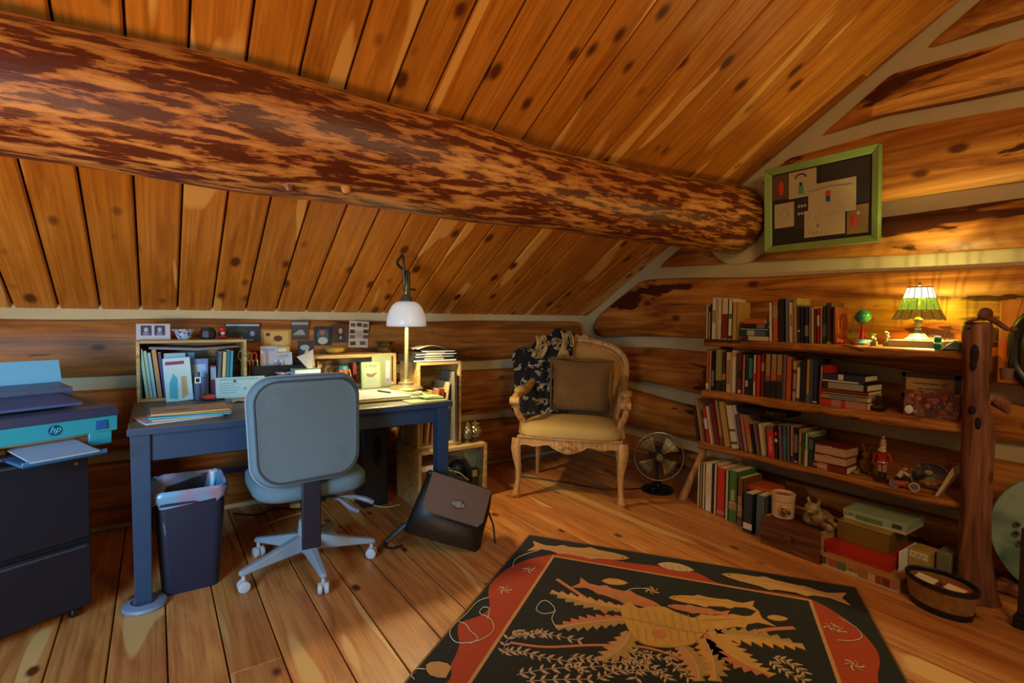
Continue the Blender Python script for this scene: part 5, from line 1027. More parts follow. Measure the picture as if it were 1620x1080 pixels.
for s_ in sp:
    P_ = cr([q5(*p) for p in s_], 6); b = MB()
    b.tube([Vector((p.x, p.y, .0122)) for p in P_], .0013, 4)
    for i in range(1, len(P_), 2):
        t = (P_[i]-P_[i-1]).normalized(); n_ = Vector((-t.y, t.x, 0)); 
        for sg in (-1, 1):
            d = (t*.8+n_*sg*.9).normalized()*rn.uniform(.028, .040); p = P_[i]; w_ = Vector((-d.y, d.x, 0))*.16
            q = [p, p+d*.45+w_, p+d, p+d*.45-w_]; b.add([(v.x, v.y, .0132) for v in q]+[(v.x, v.y, .011) for v in q], [(0,1,2,3), (0,4,5,1), (1,5,6,2), (2,6,7,3), (3,7,4,0)])
    b.build('leafy_sprig', palew, RG, smooth=False)

# ================================================================ DESK CRATES
def crate(name, label, x0, x1, y0, y1, z0, z1, t=.016, front_t=None, m=None, shelfz=None, open_top=False):
    c = thing(name, label, 'crate', ((x0+x1)/2, (y0+y1)/2, z0)); w_, d_, h_ = (x1-x0)/2, (y1-y0)/2, z1-z0; m = m or M_crate
    MB().box((-w_, -d_, 0), (-w_+t, d_, h_)).build('side_board', m, c, .002); MB().box((w_-t, -d_, 0), (w_, d_, h_)).build('side_board', m, c, .002)
    MB().box((-w_+t, -d_, h_-t), (w_-t, d_, h_)).build('top_board', m, c, .002); MB().box((-w_+t, -d_, 0), (w_-t, d_, t)).build('bottom_board', m, c, .002)
    for k in range(3): MB().box((-w_+t, d_-.008, t+.002+(h_-2*t)*k/3), (w_-t, d_, t-.002+(h_-2*t)*(k+1)/3)).build('back_slat', m, c, .001)
    return c
DT = .76+.0008
crate('desk_crate', 'wide pale wooden crate full of folders at left end of desk', -.085, .435, 3.37, 3.62, DT, 1.085, .016)
crate('desk_crate', 'small pale wooden crate behind the green book mid desk', .80, 1.36, 3.42, 3.62, DT, .975, .022)
crate('tall_crate', 'tall pale wooden crate on end beside the desk under black folders', 1.385, 1.70, 3.12, 3.42, .372, .93, .018)
crate('floor_crate', 'low wooden crate on floor by the desk under silver jars', 1.36, 1.865, 3.05, 3.42, .001, .37, .022)
def folder(label, c, x, w_, h, y0, dep, z, lean=0, name='folder', cat='folder', group=None, rz=0):
    """upright file; thickness along x"""
    t = thing(name, label, cat, (x, y0, z+abs(math.sin(lean))*w_/2), group=group); t.rotation_euler = (0, lean, rz)
    MB().box((-w_/2, 0, 0), (w_/2, dep, h)).build('cover', bmat(c), t, .001); MB().box((-w_/2+.0012, .004, .004), (w_/2-.0012, dep-.002, h+.0015)).build('sheets', M_page, t, smooth=False); return t
COL.update({'bright teal': '#1f8aa8', 'mint': '#8aa890', 'pale blue': '#7fa6b4', 'manila': '#a87a4c', 'violet': '#3a3868'})
g = 'folders in the left desk crate'
zc = DT+.017
for lab, c, px0, px1, h, ln in (('bright teal binder standing at the far left of desk crate', 'bright teal', 218, 225, .262, 0), ('first mint green folder leaning beside the teal binder in crate', 'mint', 231, 236, .26, -.10), ('second mint green folder leaning in the left desk crate', 'mint', 237, 242, .25, -.10), ('pale blue folder leaning between mint and manila in desk crate', 'pale blue', 243, 248, .24, -.10), ('manila brown folder leaning in the left desk crate', 'manila', 250, 257, .255, -.10), ('violet folder leaning behind the blue brochure in desk crate', 'violet', 259, 264, .24, -.10),
     ('grey black folder leaning at right inside the desk crate', 'slate', 343, 348, .235, .05), ('cream folder leaning at right inside the desk crate', 'cream', 350, 355, .235, .05), ('teal folder leaning against the right wall of desk crate', 'teal', 356, 361, .245, .05), ('bright teal folder touching the right wall of desk crate', 'bright teal', 362, 366, .24, .05)):
    a_, c_ = onY(px0, 620, 3.40).x, onY(px1, 620, 3.40).x; folder(lab, c, (a_+c_)/2, c_-a_, h, 3.385, .2, zc, ln, group=g)
# papers lying on the folders
t = tag(MB().add([(x, y, z) for x, y, z in ((-.03, 3.385, 1.042), (.40, 3.385, 1.044), (.40, 3.58, 1.05), (-.03, 3.58, 1.05), (.2, 3.385, 1.03), (.2, 3.58, 1.04))], [(0,4,5,3), (4,1,2,5)]).build('loose_sheets', plain('mauve_paper', '#8a7c8c', .8), None, solid=.006), 'loose mauve sheets lying flat on top of the folders in the crate', 'paper')
for lab, c, x, h, w_, y in (('blue patterned brochure standing behind the white magazine in crate', '#2c6c90', .12, .235, .12, 3.44), ('light blue leaflet standing behind the white magazine', 'pale blue', .085, .235, .10, 3.41)):
    t = thing('brochure', lab, 'brochure', (x, y, zc)); MB().box((-w_/2, 0, 0), (w_/2, .004, h)).build('cover', bmat(c), t)
MZ = thing('magazine', 'white magazine with red title band and teal figure propped before the desk crate', 'magazine', (onY(285, 640, 3.33).x, 3.33, DT)); MZ.rotation_euler = (-.12, -.06, 0)
MB().box((-.062, 0, 0), (.062, .006, .232)).build('cover', plain('pale_cyan_paper', '#a8c4c4', .5), MZ); MB().box((-.064, .0005, .002), (-.058, .012, .232)).build('blue_spine', bmat('#1c5c98'), MZ)
MB().box((-.052, -.001, .196), (.034, .0, .214)).build('title_band', bmat('#7c2450'), MZ, smooth=False)
MB().prism([(-.045, .02), (-.008, .01), (-.002, .12), (-.02, .15), (-.04, .10)], -.001, 0, lambda u, v, d: Vector((u, d, v))).build('teal_figure', bmat('#3a9aa8'), MZ); MB().prism([(.012, .01), (.04, .03), (.038, .13), (.014, .13)], -.001, 0, lambda u, v, d: Vector((u, d, v))).build('gold_stripe', bmat('#b08a50'), MZ)
t = small_box('supply_box', 'blue violet carton standing right of the white magazine in crate', 'box', (onY(316, 620, 3.42).x, 3.43, zc), (.085, .04, .20), 0, bmat('#5a78b0'), [((-.03, -.0215, .10), (.03, -.02, .17), bmat('#8aaed0'))])
TU = thing('tube_bottle', 'dark slim tube with white square label standing before the blue carton', 'bottle', (onY(313, 640, 3.33).x, 3.33, DT)); MB().lathe([(0, 0), (.016, 0), (.017, .09), (.012, .095), (.013, .15), (0, .15)], n=18).build('tube_body', bmat('#40506c'), TU); MB().box((-.014, -.019, .092), (.014, -.012, .125)).build('label', M_white, TU); MB().box((-.009, -.0195, .098), (.009, -.0188, .119)).build('label_mark', M_black, TU)
t = small_box('pencil_box', 'narrow pink and dark carton at the right end inside desk crate', 'box', (onY(338, 620, 3.42).x, 3.43, zc), (.03, .03, .16), 0, bmat('#6a2c50'), [((-.013, -.0165, .08), (.013, -.015, .15), bmat('#7a9cb0'))])
RC = thing('red_plastic_cap', 'round red plastic cap lying on the desk before the crate', 'puck', (onY(331, 634, 3.29).x, 3.29, DT)); MB().lathe([(0, 0), (.026, 0), (.028, .012), (.02, .022), (0, .024)], n=22).build('cap_body', plain('red_plastic', '#c43a30', .35), RC); MB().tube([(-.03, -.02, .006), (.02, -.05, .006), (.07, -.045, .006)], .006, 8).build('black_strap', M_black, RC)  # a red plastic cap, shaped like a low dish
# folder stack on the desk
FS_ = [('white printed envelope lying lowest in the desk paper stack', '#b0aab0', .30, .20, .006, -.01, -.02, .25), ('cream folded paper lying in the desk stack under the manila folder', 'cream', .26, .20, .005, .01, -.005, .12), ('bright teal folder lying flat in the desk paper stack', 'bright teal', .31, .21, .008, .04, .0, -.06), ('mustard folder lying near the top of desk paper stack', '#9a7c34', .31, .20, .005, .05, .01, -.12), ('manila folder lying on top of the desk paper stack', '#a88a60', .30, .205, .007, .035, .012, .02)]
z = DT; cx, cy = fl(295, 655, .77).x, fl(295, 655, .77).y
for lab, c, w_, d_, h, dx, dy, rz in FS_:
    t = thing('paper_folder', lab, 'folder', (cx+dx-.02, cy+dy, z), rz, 'papers stacked on the desk'); MB().box((-w_/2, -d_/2, 0), (w_/2, d_/2, h)).build('sheet_cover', bmat(c), t, .001); z += h+.0008
MB().box((-.10, -.03, .0068), (.0, -.005, .0074)).build('ink_scribble', bmat('#6a4a34'), t, smooth=False)
t = thing('certificate', 'pale blue printed certificate standing on desk behind the chair back', 'paper', (onY(382, 630, 3.30).x, 3.30, DT)); t.rotation_euler = (-.25, 0, 0)
MB().box((-.125, 0, 0), (.125, .003, .118)).build('sheet', bmat('#8cb0b4'), t)
for k in range(5): MB().box((-.105, -.0008, .03+.013*k), (-.03+.012*(k % 3), 0, .033+.013*k)).build('printed_line', bmat('#5c7c88'), t, smooth=False)
MB().box((-.105, -.0008, .103), (.09, 0, .107)).build('printed_line', bmat('#5c7c88'), t, smooth=False); MB().lathe([(0, 0), (.008, 0), (.008, .001), (0, .001)], (-.03, -.0002, .095), 14, axis=(0, -1, 0)).build('seal', bmat('#2c4c68'), t)
MB().lathe([(0, 0), (.009, 0), (.009, .001), (0, .001)], (.02, -.0002, .05), 14, axis=(0, -1, 0)).build('seal', bmat('#6c8c98'), t)
t = tag(MB().grid(lambda u, v: Vector((.33+.16*u, 3.10+.10*v+.02*math.sin(u*7), DT+.004+.006*abs(math.sin(u*9+v*5)))), 10, 8).build('crumpled_note', bmat('#a89c84'), None, solid=.002), 'crumpled beige note lying on desk in front of the certificate', 'paper')
# organiser
OG = thing('desk_organizer', 'black desk organizer tray holding scissors and pens on the desk back', 'organizer', (.62, 3.50, DT)); w_ = .15
MB().box((-w_, -.05, 0), (w_, -.044, .16)).box((-w_, .05, 0), (w_, .056, .18)).box((-w_, -.044, 0), (-w_+.006, .05, .17)).box((w_-.006, -.044, 0), (w_, .05, .17)).box((-w_, -.044, 0), (w_, .05, .006)).box((-.003, -.044, .006), (.003, .05, .14)).build('tray_body', M_black, OG)
def scissors(lab, px, hc_, tip, dz):
    x = onY(px, 570, 3.50).x; t = thing('scissors', lab, 'scissors', (x, 3.49, DT+.008)); t.rotation_euler = (0, .05, 0)
    for s_ in (-1, 1):
        cx_ = .012*s_+(.0 if s_ < 0 else .004); o = MB().tube([(cx_+.014*math.cos(2*PI*i/20), 0, .215+dz+.026*math.sin(2*PI*i/20)) for i in range(21)], .0045, 8, False).tube([(cx_*.8, 0, .19+dz), (0, 0, .15+dz)], .005, 8)
        o.build('handle_loop', bmat(hc_ if s_ < 0 else tip), t)
    MB().box((-.008, -.001, 0), (.008, .001, .15+dz)).build('blades', M_steel, t)
scissors('scissors with white and green handle at left in the organizer', 381, '#b8b0b0', '#7ab070', 0); scissors('scissors with orange handle second from left in the organizer', 394, '#c8bca8', '#c84828', -.008)
for lab, px, c, h, w_, ln, y in (('white note card standing tall in the organizer', 424, '#a8a4b0', .265, .10, .03, 3.53), ('yellow and white seed packet standing in organizer', 449, '#c0a040', .262, .085, -.03, 3.535), ('pale grey envelope leaning in front at right of the organizer', 454, '#a8acb8', .225, .085, -.06, 3.515)):
    x = onY(px, 570, y).x; t = thing('card_packet', lab, 'card', (x, y, DT+.008)); t.rotation_euler = (0, ln, 0); MB().box((-w_/2, 0, 0), (w_/2, .006, h)).build('card_sheet', bmat(c), t, .001)
    MB().box((-w_/2+.008, -.001, h-.03), (w_/2-.02, 0, h-.012)).build('printed_band', bmat('#d0ccc0' if 'yellow' in lab else '#8c90a8'), t)
for lab, px, c, ln in (('yellow pencil standing in the organizer', 417, '#b88a3c', .03), ('orange marker standing in the organizer by the scissors', 405, '#c85028', .1), ('brown pencil leaning right in the organizer', 424, '#8a6a3c', -.25), ('dark grey pen leaning right in the organizer', 430, '#3c3c44', -.3), ('yellow green marker standing low in the organizer', 410, '#8a9a3c', .05)):
    x = onY(px, 590, 3.475).x; t = thing('pencil', lab, 'pencil', (x, 3.475, DT+.010)); t.rotation_euler = (0, -ln, 0); h = .225 if 'yellow pencil' in lab else .175
    MB().tube([(0, 0, 0), (0, 0, h)], .004, 6).build('barrel', bmat(c), t); MB().tube([(0, 0, h), (0, 0, h+.014)], [.0042, .003], 6).build('end_cap', M_white, t)
WM = thing('crumpled_wrapper', 'crumpled white and violet paper scrap beside the teal note blocks', 'paper', (.845-.12, 3.36, DT+.10)); 
z = DT
for k, (c, lab) in enumerate((('#78a8a8', 'teal notebook lowest of the stack behind the chair back'), ('#b0b8b8', 'white notebook second in the stack behind the chair back'), ('#78a8a8', 'teal notebook third in the stack behind the chair back'), ('#a8b8b8', 'pale notebook fourth in the stack behind the chair back'), ('#6c9c98', 'teal notebook topmost, standing under the folded napkin'))):
    t = thing('notebook', lab, 'notebook', (.755, 3.36, z), .02*(k % 2), 'notebooks stacked on the desk'); MB().box((-.075, -.06, 0), (.075, .06, .028)).build('cover', bmat(c), t, .002); MB().box((-.073, -.0615, .004), (.073, -.058, .024)).build('page_edges', M_white, t); z += .0288
WM.location = (.655, 3.37, DT); b = MB().box((-.055, -.03, 0), (.055, .03, .11)); b.build('card_box', bmat('#8c8aa8'), WM, .002)
rn = random.Random(8); MB().grid(lambda u, v: Vector((-.06+.12*u+rn.uniform(-.004, .004), -.035+.07*v, .118+rn.uniform(-.006, .008))), 12, 8).build('crumpled_sheet', bmat('#b0a8b8'), WM, smooth=False, solid=.001)
NP_ = thing('folded_napkin', 'folded white napkin peaked on top of the teal notebooks', 'napkin', (.76, 3.36, z)); npm = bmat('#a8a49c')
MB().add([(-.055, 0, .07), (.0, -.03, .0), (.015, .02, .0), (.03, -.015, .0), (.04, .0, .115), (.055, .02, .01), (.0, .0, .09)], [(0,1,6), (1,3,6), (3,4,6), (3,5,4), (0,6,2)]).build('napkin_fold', npm, NP_, smooth=False, solid=.003)
# things in and before the mid crate
BK2 = thing('standing_book', 'pale green hardback titled in dark script propped upright on the desk', 'book', (onY(588, 607, 3.34).x, 3.34, DT)); BK2.rotation_euler = (-.10, 0, 0)
MB().box((-.062, 0, 0), (.062, .004, .168)).box((-.062, .018, 0), (.062, .022, .168)).box((-.064, 0, 0), (-.061, .022, .168)).build('cover', bmat('#748c6c'), BK2); MB().box((-.058, .004, .002), (.058, .018, .165)).build('page_block', M_page, BK2)
MB().box((-.046, -.001, .008), (.056, .0, .14)).build('cover_picture', bmat('#84907c'), BK2, smooth=False); text_part('cover_title', 'a true', .036, bmat('#3c5c54'), BK2, (.0, -.0014, .142), (PI/2, 0, 0), .0003, width=.074)
MB().prism([(-.035, .085), (-.02, .07), (.01, .068), (.035, .09), (.038, .10), (.0, .088), (-.03, .096)], -.002, 0, lambda u, v, d: Vector((u, d, v))).build('painted_leaf', bmat('#5a4c38'), BK2)
for k in range(3): MB().box((-.038+.006*k, -.0018, .052-.010*k), (.034, -.001, .055-.010*k)).build('cover_lettering', bmat('#6c8884'), BK2, smooth=False)
t = thing('standing_folder', 'tall pale olive folder with lilac tab standing behind the green book', 'folder', (onY(604, 607, 3.385).x, 3.385, DT)); MB().box((-.068, 0, 0), (.068, .012, .205)).build('cover', bmat('#747c5e'), t, .001); MB().box((.026, -.001, .02), (.056, 0, .17)).build('pale_panel', bmat('#9a9cac'), t, smooth=False); MB().box((.028, -.002, .024), (.052, -.001, .05)).build('lilac_tab', bmat('#7468a0'), t, smooth=False)
t = thing('small_photo', 'small dark photograph standing inside the mid desk crate', 'photo', (.905, 3.50, DT+.022+.05)); MB().box((-.045, 0, 0), (.045, .004, .10)).build('photo_print', pattern('dark_photo', [(.35, '#2c1c14'), (.5, '#6c4c34'), (.62, '#b09a80')], (1, 1, 1), 22, 3), t)
MB().box((-.046, -.006, -.05), (.046, .01, 0)).build('stand_block', M_crate, t)
MB().box((-.045, -.001, 0), (-.037, 0, .10)).build('white_edge', M_white, t)
t = thing('paper_tray', 'white folded cards standing at the mid crate beside the green book', 'paper', (onY(545, 600, 3.40).x, 3.385, DT))
for k in range(3): MB().grid(lambda u, v: Vector((-.03+.03*k+.012*math.sin(v*3), .01+.02*u, .10*v+.02*math.sin(v*2))), 4, 8).build('folded_card', bmat('#b0a890'), t, solid=.002)
t = thing('orange_pot', 'small orange clay pot with teal top inside the mid desk crate', 'pot', (1.03, 3.52, DT+.023)); MB().lathe([(0, 0), (.03, 0), (.042, .07), (.046, .075), (.046, .09), (.04, .09), (.03, .02), (0, .02)], n=22).build('pot_body', bmat('#9a4a1c'), t); MB().lathe([(0, .085), (.04, .085), (.03, .11), (0, .118)], n=14).build('teal_top', bmat('#2c6c70'), t)
t = thing('yellow_bag', 'yellow and red food packet standing behind the lamp pole', 'packet', (1.27, 3.50, DT+.023)); MB().ball((0, 0, .06), .058, 16, (.8, .5, 1.0)).build('packet_body', plain('glossy_yellow', '#a88a1c', .3), t); MB().tube([(-.04, -.02, .09), (0, -.025, .115), (.04, -.02, .085)], .007, 8).build('red_seam', bmat('#8a3c3c'), t)
for lab, x, c in (('dark red book inside the mid crate', 1.10, 'dark red'),): 
    t = thing('upright_book', lab+' beside the orange pot', 'book', (x, 3.50, DT+.0225)); MB().box((-.012, 0, 0), (.012, .10, .13)).build('cover', bmat(c), t, .001); MB().box((-.010, .004, .002), (.010, .098, .132)).build('page_block', M_page, t)
# on the crates
zt_ = 1.0856
FT = thing('double_portrait', 'small silver double photo frame standing on the left desk crate', 'frame', (onY(243, 530, 3.45).x, 3.45, zt_)); FT.rotation_euler = (-.15, 0, 0)
MB().box((-.077, 0, 0), (.077, .008, .088)).build('frame_board', bmat('#a8a4ac'), FT, .002)
for x in (-.033, .028): o = MB().box((x-.024, -.001, .024), (x+.024, .0, .078)).build('portrait', bmat('#2c2c48'), FT, smooth=False); MB().ball((x, -.0015, .055), 1, 10, (.010, .001, .013)).build('face', bmat('#9a9aa8'), FT); MB().ball((x, -.0015, .034), 1, 10, (.015, .001, .010)).build('shirt', bmat('#6a6a88'), FT)
BO = thing('patterned_bowl', 'small blue and white patterned bowl standing on the left desk crate', 'bowl', (onY(291, 530, 3.47).x, 3.47, zt_)); MB().lathe([(0, 0), (.028, 0), (.032, .008), (.05, .045), (.062, .052), (.060, .056), (.046, .048), (.028, .012), (0, .010)], n=32).build('bowl_body', pattern('blue_white_glaze', [(0, '#b4bcc8'), (.5, '#28488c'), (.57, '#a8b4c4')], (1, 1, 1), 34, 2, .25), BO)
BC2 = thing('dark_trinket_box', 'dark faceted trinket box on the left crate beside the bowl', 'box', (onY(329, 530, 3.47).x, 3.47, zt_)); MB().lathe([(0, 0), (.034, 0), (.040, .01), (.040, .045), (.030, .066), (0, .068)], n=8).build('box_body', plain('dark_lacquer', '#241c20', .5), BC2, smooth=False)
RT = thing('red_figurine', 'small red-capped figurine at the right end of left crate', 'figurine', (onY(352, 530, 3.47).x, 3.47, zt_)); MB().ball((0, 0, .012), .022, 12, (1.1, 1, .55)).build('red_skirt', bmat('#8a1c24'), RT); MB().ball((.002, 0, .034), .014, 12).build('pale_face', bmat('#b8a498'), RT); MB().ball((0, 0, .055), .021, 14, (1, 1, .85)).build('red_cap', plain('red_plastic', '#b01c20', .35), RT); MB().ball((-.016, 0, .03), .012, 8).build('dark_side', bmat('#2c1418'), RT)
GBW = thing('yellow_bowl', 'shallow glossy yellow bowl standing on the mid desk crate', 'bowl', (onY(530, 560, 3.52).x, 3.52, .9756)); MB().lathe([(0, 0), (.03, 0), (.058, .018), (.066, .04), (.062, .042), (.05, .02), (0, .008)], n=32).build('bowl_body', plain('yellow_glaze', '#a08434', .2, var=.1), GBW)
BPT = thing('bronze_pot', 'round bronze pot with flared lip standing on the mid desk crate', 'pot', (onY(609, 558, 3.52).x, 3.52, .9756)); MB().lathe([(0, 0), (.03, 0), (.058, .018), (.062, .034), (.046, .054), (.048, .06), (.066, .070), (.064, .074), (.044, .064), (.04, .05), (0, .02)], n=32).build('pot_body', plain('dark_brass', '#6a5c34', .25, .85), BPT)
t = thing('flower_cluster', 'little orange dried flowers behind the lamp on mid crate', 'flower', (onY(655, 552, 3.52).x, 3.50, .9756)); t.location.x = 1.33
for k in range(7): a = k*.9; MB().tube([(0, 0, 0), (.02*math.cos(a), .02*math.sin(a), .035+.006*(k % 3))], .0015, 5).ball((.022*math.cos(a), .022*math.sin(a), .042+.006*(k % 3)), .010, 8).build('blossom', bmat('#8a4018'), t)
# black folders on the tall crate
z = .9305; g = 'black folders on the tall crate'
for lab, w_, d_, h, rz, dx in (('thick black ring folder lowest of the pile on the tall crate', .33, .24, .030, -.02, -.02), ('black and white printed folder second on the tall crate', .31, .23, .014, .05, -.03), ('black folder with grey lettering third on the tall crate', .32, .23, .018, .0, -.01), ('black glossy folder topmost under the plastic sleeve', .25, .20, .012, -.18, .03)):
    t = thing('black_folder', lab, 'folder', (1.54+dx, 3.25, z), rz, g); MB().box((-w_/2, -d_/2, 0), (w_/2, d_/2, h)).build('cover', M_black, t, .002)
    MB().box((-w_/2+.01, -d_/2-.001, h*.2), (w_/2-.02, -d_/2+.002, h*.45)).build('page_edges', M_white, t); 
    if h > .013: MB().box((-w_/4, -d_/2-.0015, h*.6), (w_/6, -d_/2, h*.9)).build('spine_print', bmat('#8c8878'), t)
    z += h+.0008
t = thing('plastic_sleeve', 'curled grey plastic sleeve lying on top of black folders', 'sleeve', (1.50, 3.25, z)); MB().grid(lambda u, v: Vector((-.09+.20*u, -.07+.14*v, .004+.022*math.sin(u*PI)*(1-.3*v)+.004*math.sin(v*9))), 12, 8).build('sleeve_sheet', plain('grey_plastic_sheet', '#8c8a78', .15, var=.2, scale=30), t, solid=.001)
# files hanging in the tall crate and beside the desk
for lab, c, x, h, ln in (('olive file upright in the tall crate front', 'olive', 1.42, .33, .03), ('tan file upright in the tall crate', 'manila', 1.46, .35, .10), ('pink file leaning in the tall crate', 'pink', 1.50, .36, .12), ('dark red file leaning in the tall crate', 'dark red', 1.53, .36, .14), ('cream file leaning right in the tall crate', 'cream', 1.565, .40, .14)):
    folder(lab, c, x, .012, h, 3.14, .22, .391, ln, group='files in the tall crate')
t = thing('slim_board', 'slim grey metal edged board leaning in the tall crate above the desk top', 'board', (1.655, 3.10, .391)); t.rotation_euler = (0, -.02, 0); MB().box((-.006, 0, 0), (.006, .20, .47)).build('board_body', bmat('#6a665c'), t, .001); MB().box((-.008, -.003, 0), (.008, .001, .47)).build('steel_edge', M_steel, t)
# silver jars on the floor crate
for lab, x, y, r_, h in (('left round silver glass jar on the low floor crate', 1.755, 3.13, .035, .12), ('right bulbous silver glass jar on the low floor crate', 1.825, 3.15, .048, .12)):
    t = thing('silver_jar', lab, 'jar', (x, y, .371), group='silver jars'); MB().lathe([(0, 0), (r_*.6, 0), (r_*.7, .008), (r_*.35, .016), (r_*.9, .035), (r_, .065), (r_*.85, .095), (r_*.6, h-.012), (r_*.7, h), (0, h)], n=24).build('jar_body', plain('silvered_glass', '#9a8c6c', .15, .8, var=.35, scale=60), t); MB().lathe([(r_*.7, 0), (r_*.2, .014), (.004, .02), (.0, .026)], (0, 0, h), 18).build('jar_lid', plain('silvered_glass', '#9a8c6c', .15, .8, var=.35, scale=60), t)
# inside the floor crate
t = thing('green_bag', 'dark olive cloth bag slumped inside the low floor crate', 'bag', (1.62, 3.13, .023)); b = MB(); b.grid(lambda u, v: Vector((-.12+.26*u, -.08+.16*abs(v-.5)*2-.04*math.sin(u*3), .02+.20*(1-abs(u-.25)*1.1)*math.sin(v*PI)**.6+.012*math.sin(u*17+v*5))), 16, 16); b.build('bag_cloth', plain('olive_cloth', '#3c3c24', .9, var=.3), t, solid=.004, angle=2); MB().tube([(-.06, -.09, .21), (.02, -.10, .18), (.09, -.10, .12)], .004, 6).build('pale_zip', bmat('#9a9478'), t)
t = thing('flashlight', 'dark flashlight with pale lens standing at right in the floor crate', 'flashlight', (1.785, 3.11, .023)); MB().lathe([(0, 0), (.026, 0), (.028, .05), (.022, .06), (.022, .10), (.03, .115), (.03, .17), (0, .17)], n=20).build('flashlight_body', plain('olive_black', '#2c2c20', .4), t)
for z0 in (.008, .12): MB().box((-.018, -.034, z0), (.018, -.024, z0+.045)).build('yellow_patch', bmat('#8c8a3c'), t, .002)
t = thing('black_pouch', 'black pouch lying behind the flashlight in the floor crate', 'pouch', (1.73, 3.23, .023)); MB().ball((0, 0, .11), .075, 14, (1, .8, 1.4)).build('pouch_body', M_black, t)
t = thing('terracotta_box', 'terracotta coloured box behind the desk leg on the floor crate', 'box', (1.43, 3.15, .371)); t.location = (1.215, 3.33, .331); bpy.data.objects.remove(t)
t = thing('terracotta_box', 'terracotta coloured box inside the left of the floor crate', 'box', (1.46, 3.20, .20)); t.location = (1.47, 3.16, .023); MB().box((-.06, -.05, 0), (.06, .05, .24)).build('box_body', bmat('#8a5438'), t, .003); MB().box((-.061, -.051, .20), (.061, -.049, .235)).build('paper_label', M_white, t)
# black upright case under the desk
t = thing('upright_black_case', 'tall black case with an oval slot standing under the right of the desk', 'case', (1.16, 3.36, 0)); MB().box((-.085, -.09, 0), (.085, .09, .56)).build('case_body', plain('black_case', '#141318', .6), t, .01); MB().ball((.01, -.091, .36), 1, 20, (.03, .003, .10)).build('oval_slot', plain('void_black', '#040404', 1), t)
# lamp
DLx, DLy = 1.305, 3.12
DL = thing('desk_lamp', 'tall brass desk lamp with white glass dome shade standing on the desk', 'lamp', (DLx, DLy, DT)); br = plain('aged_brass', '#9a8c68', .35, .7)
MB().lathe([(0, 0), (.098, 0), (.104, .006), (.104, .016), (.096, .024), (.07, .030), (.05, .036), (.048, .05), (.028, .056), (.026, .066), (.014, .072), (0, .072)], n=40).build('base', br, DL)
top = Vector((-.015, -.10, .56)); MB().tube([(0, 0, .07), (0, -.005, .2), (0, -.01, .45), (-.008, -.02, .62), (-.012, -.05, .73)], [.014, .013, .012, .011, .010], 14).build('pole', br, DL)
dk = plain('dark_brass_arm', '#3e3424', .35, .7)
xs = DLx
sh = onY(643, 500, 2.97); shb = Vector((sh.x-DLx, 2.97-DLy, 0)); zb0 = onY(643, 516, 2.97).z-DT; zs1 = onY(643, 477, 2.97).z-DT
ha = onY(635, 404, 2.99)-Vector((DLx, DLy, DT)); 
MB().tube(catmull([(-.012, -.05, .73), (ha.x, -.07, .78), (ha.x, ha.y+.01, ha.z-.01), (ha.x+.004, ha.y-.012, ha.z-.004), (ha.x+.006, ha.y-.02, ha.z-.07), (ha.x+.012, -.15, zs1+.06)]), .0085, 10).build('swan_neck', dk, DL)
h2 = onY(645, 430, 2.96)-Vector((DLx, DLy, DT))
MB().tube(catmull([(ha.x+.008, -.15, zs1+.06), (h2.x-.006, h2.y, h2.z-.02), (h2.x, h2.y, h2.z), (h2.x+.008, h2.y, h2.z-.02), (h2.x+.006, h2.y, zs1+.02)]), .008, 10).build('hook_arm', dk, DL)
MB().tube([(h2.x, h2.y, h2.z-.10), (h2.x+.05, h2.y, h2.z-.105)], [.004, .007], 8).build('switch_key', M_black, DL)
MB().lathe([(.0, zs1+.045), (.018, zs1+.04), (.032, zs1+.022), (.038, zs1), (.034, zs1-.004)], (shb.x, shb.y, 0), 26, cap=False).build('shade_cap', plain('grey_metal_cap', '#565a62', .35, .5), DL, solid=.002)
Rs, Hs = .116, zs1-zb0
mm, N, L, P = newmat('white_glass_shade'); P.inputs['Base Color'].default_value = lin('#c8ccd4'); P.inputs['Roughness'].default_value = .25
P.inputs['Emission Color'].default_value = lin('#c4cad8'); P.inputs['Emission Strength'].default_value = .22
tr_ = N.new('ShaderNodeBsdfTranslucent'); tr_.inputs[0].default_value = lin('#c8c4b4'); x_ = N.new('ShaderNodeMixShader'); x_.inputs[0].default_value = .05
L.new(P.outputs[0], x_.inputs[1]); L.new(tr_.outputs[0], x_.inputs[2]); L.new(x_.outputs[0], N['Material Output'].inputs[0])
MB().lathe([(.034+(Rs-.034)*math.sin(i/12*PI/2)**.85, zs1-Hs*(1-math.cos(i/12*PI/2))**.95) for i in range(13)], (shb.x, shb.y, 0), 40, cap=False).build('glass_shade', mm, DL, solid=.003, angle=2)
MB().ball((shb.x, shb.y, zb0+.115), .022, 14, (1, 1, 1.2)).build('bulb', emis('bulb_glow', '#ffe8b0', 5), DL)
point('desk_bulb', (DLx+shb.x, DLy+shb.y, DT+zb0+.06), 44, (1.0, .76, .34), .03)
